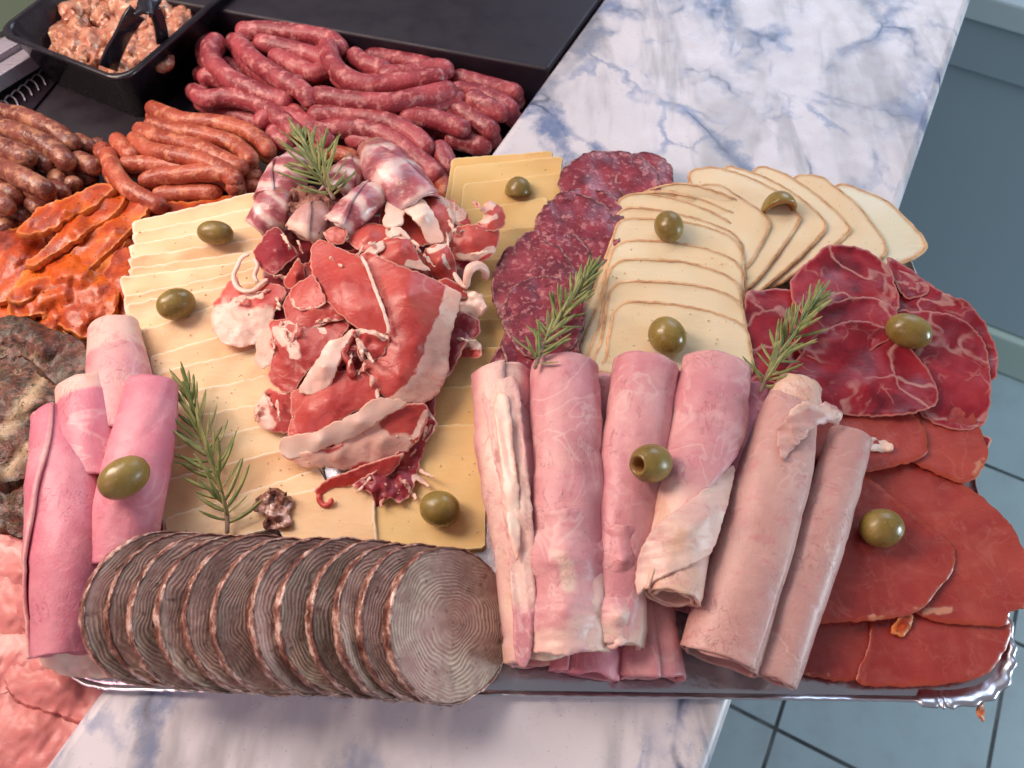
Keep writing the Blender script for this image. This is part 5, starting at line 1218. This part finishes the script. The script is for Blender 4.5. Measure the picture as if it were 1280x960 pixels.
# chopped meat pieces in the tub
k_ = 0
spots = [(95, 25), (130, 15), (165, 20), (200, 10), (225, 25), (110, 48), (90, 52), (106, 64), (130, 70), (150, 78), (160, 60), (185, 45), (190, 65), (205, 45), (225, 5), (140, 40), (168, 72), (115, 5), (90, 8), (78, 44), (150, -5), (185, -5), (235, -2)]
posl = 'far left|back left|back middle|back right|far right|left|front left|front left low|front middle|front|centre|centre right|right|right middle|far back right|centre left|front right|back|back far left|leftmost tip|rear middle|rear right|rear corner'.split('|')
for (x, y), ps in zip(spots, posl):
    r_ = rnd.uniform(15, 22)
    z_ = -6+rnd.uniform(-3, 5)
    o = sheet('meat_chunk', [(a, b, z_-5) for a, b in ell(x, y, r_*1.1, r_*.85, 9, rnd.uniform(0, 3), .2)], M['chopped'], inner=[(x, y, z_+3)], thick=9, amp=4, freq=.07, rough=3.5, res=3.6, micro=2.5)
    tag(o, 'chunk of herbed chopped meat in the black tub, '+ps+' of the heap', 'meat chunk', 'chopped meat in the black tub')
base = boxmesh('x', [(p.x, p.y) for p in rrect(.018, 0)], -.042, -.020, M['chopped'], parent=None); base.name = 'marinade_mass'
tag(base, 'solid bed of chopped meat filling the bottom of the black tub', 'chopped meat', kind='stuff')
# serving clamp: flat black strap bent into an arch
def strap(name, pts, w, th, m, parent=None, wd=None):
    P = [U(*p) for p in catmull(pts, False, 3)]; n = len(P); V = []; Fc = []
    wd = wd or Vector((1, 0, 0))
    for i in range(n):
        t = (P[min(i+1, n-1)]-P[max(i-1, 0)]).normalized(); s = (wd-t*wd.dot(t)).normalized(); u = t.cross(s)
        for a, b in ((-1, -1), (-.9, -1.3), (.9, -1.3), (1, -1), (1, 1), (.9, 1.3), (-.9, 1.3), (-1, 1)):
            V.append(P[i]+s*a*w/2+u*b*th/2)
    for i in range(n-1):
        for j in range(8): Fc.append([i*8+j, i*8+(j+1) % 8, (i+1)*8+(j+1) % 8, (i+1)*8+j])
    Fc.append(list(range(8))); Fc.append([(n-1)*8+j for j in range(8)])
    return finish(name, V, Fc, m, parent=parent)
tg = empty('serving_tongs', U(150, 60, 0), 'black plastic serving tongs standing in the tub of chopped meat', 'tongs')
wdv = (ex*.8+ey*.55).normalized()
strap('handle', [(134, 84, -2), (146, 58, 14), (158, 36, 30), (166, 22, 38), (172, 15, 41)], .015, .003, M['tub'], tg, Vector((.75, .45, 0)))
strap('grip', [(168, 18, 40), (178, 11, 42), (188, 8, 41), (194, 12, 38)], .02, .003, M['tub'], tg, Vector((.4, .9, 0)))
strap('blade', [(192, 10, 39), (197, 22, 28), (201, 36, 16), (203, 54, 2)], .011, .003, M['tub'], tg, Vector((.75, .45, 0)))

# metal edge and vent at the left
rail = empty('steel_rail', U(20, 90, -30), 'brushed steel rail at the far upper left beside the tub', 'rail')
pa, pb = U(-40, 118, -20), U(52, 62, -20); rd = (pb-pa); rd.z = 0; rd.normalize(); rn = Vector((-rd.y, rd.x, 0))
pa = pa-rd*.02; pb = pb+rd*.0
def bar(nm, off0, off1, z0, z1, m, parent): return boxmesh(nm, [((pa+rn*off0).x, (pa+rn*off0).y), ((pb+rn*off0).x, (pb+rn*off0).y), ((pb+rn*off1).x, (pb+rn*off1).y), ((pa+rn*off1).x, (pa+rn*off1).y)], z0, z1, m, bevel=.001, parent=parent)
bar('rail_edge', .0, .004, -.034, -.020, M['steel'], rail); bar('rail_face', .005, .022, -.036, -.024, M['steel'], rail); bar('rail_lip', .023, .05, -.036, -.018, M['steel'], rail)
vent = empty('vent_plate', U(30, 120, -45), 'perforated steel vent plate with curved slots between the rail and brown sausages', 'vent')
pc = [U(-30, 150, -46), U(30, 150, -46), U(78, 92, -46), U(40, 80, -46), U(-30, 115, -46)]
boxmesh('plate', [(p.x, p.y) for p in pc], -.048, -.046, M['tub'], parent=vent)
for i in range(9):
    x = -4+i*8.5; y = 134-i*6.6
    tube('slot_rim', [(x, y, -44.5), (x+6, y-8, -43), (x+14, y-4, -43), (x+19, y+6, -44.5)], .8, M['steel'], seg=8, lump=0, parent=vent)
gp = [U(-60, 60, -10), U(10, 32, -10), U(75, -20, -10), U(-60, -40, -10)]
gl = boxmesh('glass_shelf', [(p.x, p.y) for p in gp], -.02, -.012, M['glass'], bevel=.001); tag(gl, 'dull green glass edge in the top left corner behind the tub', 'glass')
# ================================================= olives and rosemary rest on what lies below them
bpy.context.view_layer.update()
dg = bpy.context.evaluated_depsgraph_get()
CAM = Vector((0, 0, H))
def hit(px, py, below=None):
    d = ray(px, py).normalized(); ok, loc, nrm, idx, ob, mt = SC.ray_cast(dg, CAM, d)
    return (loc, nrm) if ok else (U(px, py, 15), Vector((0, 0, 1)))
def settle(px, py, lift):
    """the surface height under a picture point, raised by lift metres"""
    loc, n = hit(px, py)
    return loc+Vector((0, 0, lift))

def olive(px, py, L, Wd, ang, lb, kind='whole', tilt=0, extra=0.):
    """L, Wd in pixels; ang = direction of the long axis in the picture (deg, 0 = right)"""
    loc, nr = hit(px, py); mp = mpp(px, py, loc.z*1000)
    a, b = L*mp/2, Wd*mp/2
    n1, n2 = 26, 32; V = []; Fc = []; SEED[0] += 1; sd = SEED[0]
    prof = []
    if kind == 'pitted':
        for i in range(n1+1):
            t = PI*i/n1; prof.append((-math.cos(t)*a, math.sin(t)*b))
        prof = [p for p in prof if p[0] > -a*.86]
        r0 = prof[0][1]
        prof = [(a*.1, b*.22), (-a*.4, b*.34), (-a*.74, b*.34), (-a*.86, b*.4), (-a*.9, r0*.92)]+prof
    else:
        for i in range(n1+1):
            t = PI*i/n1; x = -math.cos(t); y = max(0., math.sin(t))**.92
            if x > .93: y += .035*(x-.93)/.07
            prof.append((x*a, y*b))
    m_ = M['olive']
    if kind == 'half':
        # hollow half shell: outer surface, inner surface, cut rim
        arc = 20; rows = []
        for lay, sc_ in ((0, 1.0), (1, .68)):
            for i in range(n1+1):
                t = PI*i/n1; x, y = -math.cos(t)*a*(1 if lay == 0 else .74), math.sin(t)*b*sc_
                rows.append([(x, y*math.cos(PI*j/arc), y*math.sin(PI*j/arc)) for j in range(arc+1)])
        for r_ in rows: V += r_
        w = arc+1; h_ = n1+1
        for lay in (0, 1):
            o_ = lay*h_*w
            for i in range(n1):
                for j in range(arc):
                    p = o_+i*w+j; Fc.append([p, p+1, p+1+w, p+w])
        for i in range(n1):
            for j in (0, arc):
                p = i*w+j; q = h_*w+i*w+j; Fc.append([p, p+w, q+w, q])
    else:
        for x, y in prof:
            for j in range(n2):
                t = 2*PI*j/n2; q = 1+.015*noise.noise(Vector((x*150, math.cos(t)*2, math.sin(t)*2+sd)))
                V.append((x, y*math.cos(t)*q, y*math.sin(t)*q))
        for i in range(len(prof)-1):
            for j in range(n2): Fc.append([i*n2+j, i*n2+(j+1) % n2, (i+1)*n2+(j+1) % n2, (i+1)*n2+j])
        if kind == 'pitted': Fc.append(list(range(n2)))
    ob = finish('olive', V, Fc, m_, origin=(0, 0, 0))
    if kind != 'whole':
        ob.data.materials.append(M['olive_flesh'])
        for p in ob.data.polygons:
            c = p.center
            if kind == 'pitted' and (c.x < -a*.7 and math.hypot(c.y, c.z) < b*.42 or (c.x < a*.2 and math.hypot(c.y, c.z) < b*.345)): p.material_index = 1
            if kind == 'half' and ((abs(c.z) < 1e-4) or (math.hypot(math.hypot(c.y, c.z)/b, c.x/a) < .84)): p.material_index = 1
    r = ray(px, py).normalized()
    h_ = b*(.86 if kind != 'half' else .1)+extra
    # centre so that it sits on the surface and is still seen at (px, py)
    loc2 = loc - r*(h_/abs(r.z))
    ob.location = loc2
    ob.rotation_euler = (0, math.radians(tilt), math.radians(-ang)) if kind != 'pitted' else (math.radians(0), math.radians(tilt), math.radians(-ang))
    if kind == 'half': ob.rotation_euler = (math.radians(-78 if px > 800 else -30), math.radians(tilt), math.radians(-ang))
    tag(ob, lb, 'olive', 'green olives')
    return ob
olive(269, 291, 44, 30, 5, 'khaki olive on the back of the pale cheese fan')
olive(220, 380, 46, 38, -38, 'broad olive on the pale cheese fan left of the cured ham', tilt=10)
olive(155, 597, 62, 48, -42, 'large dark olive resting on the pink ham roll at left')
olive(550, 636, 50, 44, 15, 'dark olive on the yellow cheese in front of the cured ham')
olive(648, 240, 34, 38, -6, 'small cut olive on the yellow cheese at the back', kind='half')
olive(836, 283, 40, 35, 75, 'upright greenish olive high on the cheese column')
olive(834, 420, 50, 44, 62, 'glossy olive on the frontmost slice of the cheese column')
olive(974, 264, 42, 50, -4, 'curved cut piece of olive on the right cheese fan', kind='half')
olive(1136, 414, 54, 42, 28, 'golden brown olive on the marbled coppa')
olive(1102, 660, 52, 47, -15, 'round green olive on the smoked loin')
olive(814, 579, 58, 48, -24, 'pitted olive with its hole showing, on the pink ham rolls', kind='pitted', tilt=34)

def sprig(stem, n, Ln, lb, seed, lift=3.0, spread=1.0, taper=.5):
    """stem: picture points (from cut end to tip) with extra lift mm above what lies below"""
    R_ = random.Random(seed)
    P = []
    for x, y, l_ in catmull(stem, False, 4):
        loc, _ = hit(x, y); P.append((x, y, loc.z*1000))
    # smooth heights
    zs = [p[2] for p in P]; zmax = [max(zs[max(0, i-6):i+7]) for i in range(len(zs))]
    zsm = [sum(zmax[max(0, i-4):i+5])/len(zmax[max(0, i-4):i+5]) for i in range(len(zs))]
    lifts = [q[2] for q in catmull(stem, False, 4)]
    W = [U(P[i][0], P[i][1], zsm[i]+lifts[i]+lift) for i in range(len(P))]
    root = empty('rosemary_sprig', W[0], lb, 'rosemary', 'rosemary sprigs')
    n_ = len(W)
    tube('stem', W, 1.1, M['stem'], seg=8, lump=.15, world=True, rads=[1.5, 1.2, .9, .5], parent=root)
    V = []; Fc = []; UVs = []
    prof = [(0, .35), (.12, .8), (.35, 1.), (.6, 1.), (.82, .75), (.95, .4), (1, .08)]
    for k in range(n):
        f = (k+.5)/n; f = .08+.92*f
        i = min(n_-2, int(f*(n_-1))); p = W[i].lerp(W[i+1], f*(n_-1)-i)
        t = (W[min(i+2, n_-1)]-W[max(i-2, 0)]).normalized()
        phi = k*2.4+R_.uniform(-.4, .4)
        s = t.cross(Vector((0, 0, 1))).normalized(); u = s.cross(t)
        rad = s*math.cos(phi)+u*(abs(math.sin(phi))*.85-.12)
        open_ = float(np.interp(f, [0, .5, 1], [1.3, 1.0, .35]))*spread*R_.uniform(.75, 1.2)
        d = (t*math.cos(open_)+rad*math.sin(open_)).normalized()
        bend = (t*R_.uniform(.1, .5)+Vector((0, 0, R_.uniform(-.2, .35))))
        L_ = Ln*.001*R_.uniform(.65, 1.12)*float(np.interp(f, [0, .3, 1], [.75, 1, taper+.25]))
        w = .00115*R_.uniform(.85, 1.2); side = d.cross(Vector((0, 0, 1)))
        side = side.normalized() if side.length > 1e-3 else Vector((1, 0, 0))
        side = (side+Vector((0, 0, R_.uniform(-.6, .6)))).normalized(); b0 = len(V)
        for q, (g_, wd) in enumerate(prof):
            dd = (d+bend*g_*.55).normalized(); c = p+dd*L_*g_; up_ = dd.cross(side).normalized()
            if up_.z < 0: up_ = -up_
            ww = w*wd
            V += [c-side*ww, c+up_*ww*.25, c+side*ww, c-up_*ww*.55]
            UVs += [(0, g_), (.25, g_), (.5, g_), (1, g_)]
        for q in range(len(prof)-1):
            for j in range(4):
                a = b0+q*4+j; b = b0+q*4+(j+1) % 4
                Fc.append([a, b, b+4, a+4])
        Fc.append([b0, b0+1, b0+2, b0+3]); e_ = b0+(len(prof)-1)*4; Fc.append([e_, e_+1, e_+2, e_+3])
    finish('needles', V, Fc, M['leaf'], UVs, parent=root)
    return root
sprig([(418, 250, 2), (402, 222, 5), (388, 190, 8), (376, 170, 10)], 52, 35, 'rosemary sprig standing on the bacon rolls at the back of the pile', 3, spread=1.05)
sprig([(284, 668, 2), (283, 640, 4), (272, 600, 6), (256, 560, 6), (244, 515, 7), (236, 490, 8)], 56, 31, 'rosemary sprig on the pale cheese beside the pink ham rolls', 5)
sprig([(668, 462, 3), (680, 430, 4), (700, 398, 5), (722, 365, 6), (738, 340, 7)], 56, 24, 'rosemary sprig lying between the salami and the cheese column', 8, spread=.95)
sprig([(950, 492, 3), (962, 462, 4), (982, 428, 5), (1004, 398, 6), (1020, 375, 7)], 50, 26, 'rosemary sprig on the deep red coppa right of the cheese', 11, spread=.95)

# crumbs along the cheese edges
R_ = random.Random(4); V = []; Fc = []
for k in range(110):
    x, y = rnd.choice([(R_.uniform(165, 330), R_.uniform(280, 470)), (R_.uniform(215, 400), R_.uniform(470, 650)), (R_.uniform(490, 600), R_.uniform(545, 670)), (R_.uniform(765, 920), R_.uniform(290, 430))])
    loc, nr = hit(x, y)
    if loc.z > .03: continue
    r_ = R_.uniform(.0003, .0009); b0 = len(V)
    for d_ in ((1, 0, 0), (0, 1, 0), (-1, 0, 0), (0, -1, 0), (0, 0, 1), (0, 0, -1)):
        V.append(loc+Vector(d_)*r_*R_.uniform(.6, 1.4)+Vector((0, 0, r_*.5)))
    for a in range(4):
        Fc += [[b0+a, b0+(a+1) % 4, b0+4], [b0+(a+1) % 4, b0+a, b0+5]]
tag(finish('cheese_crumbs', V, Fc, M['pale_cheese'], attrs={'edge': [.01]*len(V)}), 'tiny cheese crumbs scattered over the slices', 'crumbs', kind='stuff')
# ================================================= light, camera, render
w = bpy.data.worlds.new('World'); SC.world = w; w.use_nodes = True
bg = w.node_tree.nodes['Background']; bg.inputs[0].default_value = (.74, .72, .80, 1); bg.inputs[1].default_value = .30
def area(name, loc, target, size, power, col, sy=None):
    l = bpy.data.lights.new(name, 'AREA'); l.shape = 'RECTANGLE'; l.size = size; l.size_y = sy or size
    l.energy = power; l.color = col
    o = bpy.data.objects.new(name, l); COL.objects.link(o); o.location = loc
    o.rotation_euler = (Vector(target)-Vector(loc)).to_track_quat('-Z', 'Y').to_euler(); return o
area('case_lamp', (-.78, .45, .75), (-.05, .3, 0), .3, 11.5, (1, .77, .64), .6)
area('ceiling_lamp', (-.6, .95, 1.25), (0, .35, 0), .6, 6.8, (1, .92, .87))
area('window_light', (1.2, 2.6, 1.5), (.2, .4, 0), 1.4, 26, (.62, .77, 1))
area('cabinet_fill', (2.4, -.3, .3), (1.5, .9, -.7), .8, 50, (.78, .92, 1))  # unseen fill lamp, added to brighten the cabinet and tiles
area('meat_lamp', (-.8, -.35, .7), (-.25, .0, 0), .25, 2.0, (1, .48, .52), .5)

cam = bpy.data.cameras.new('camera'); co = bpy.data.objects.new('camera', cam); COL.objects.link(co)
co.location = CAM; co.rotation_euler = (math.radians(30), 0, 0)
cam.sensor_width = 36; cam.lens = 27; cam.clip_start = .02; cam.clip_end = 50
cam.dof.use_dof = True; cam.dof.focus_distance = .50; cam.dof.aperture_fstop = 10
SC.camera = co
SC.render.engine = 'CYCLES'
SC.view_settings.view_transform = 'Standard'; SC.view_settings.look = 'None'; SC.view_settings.exposure = -.06; SC.view_settings.gamma = 1
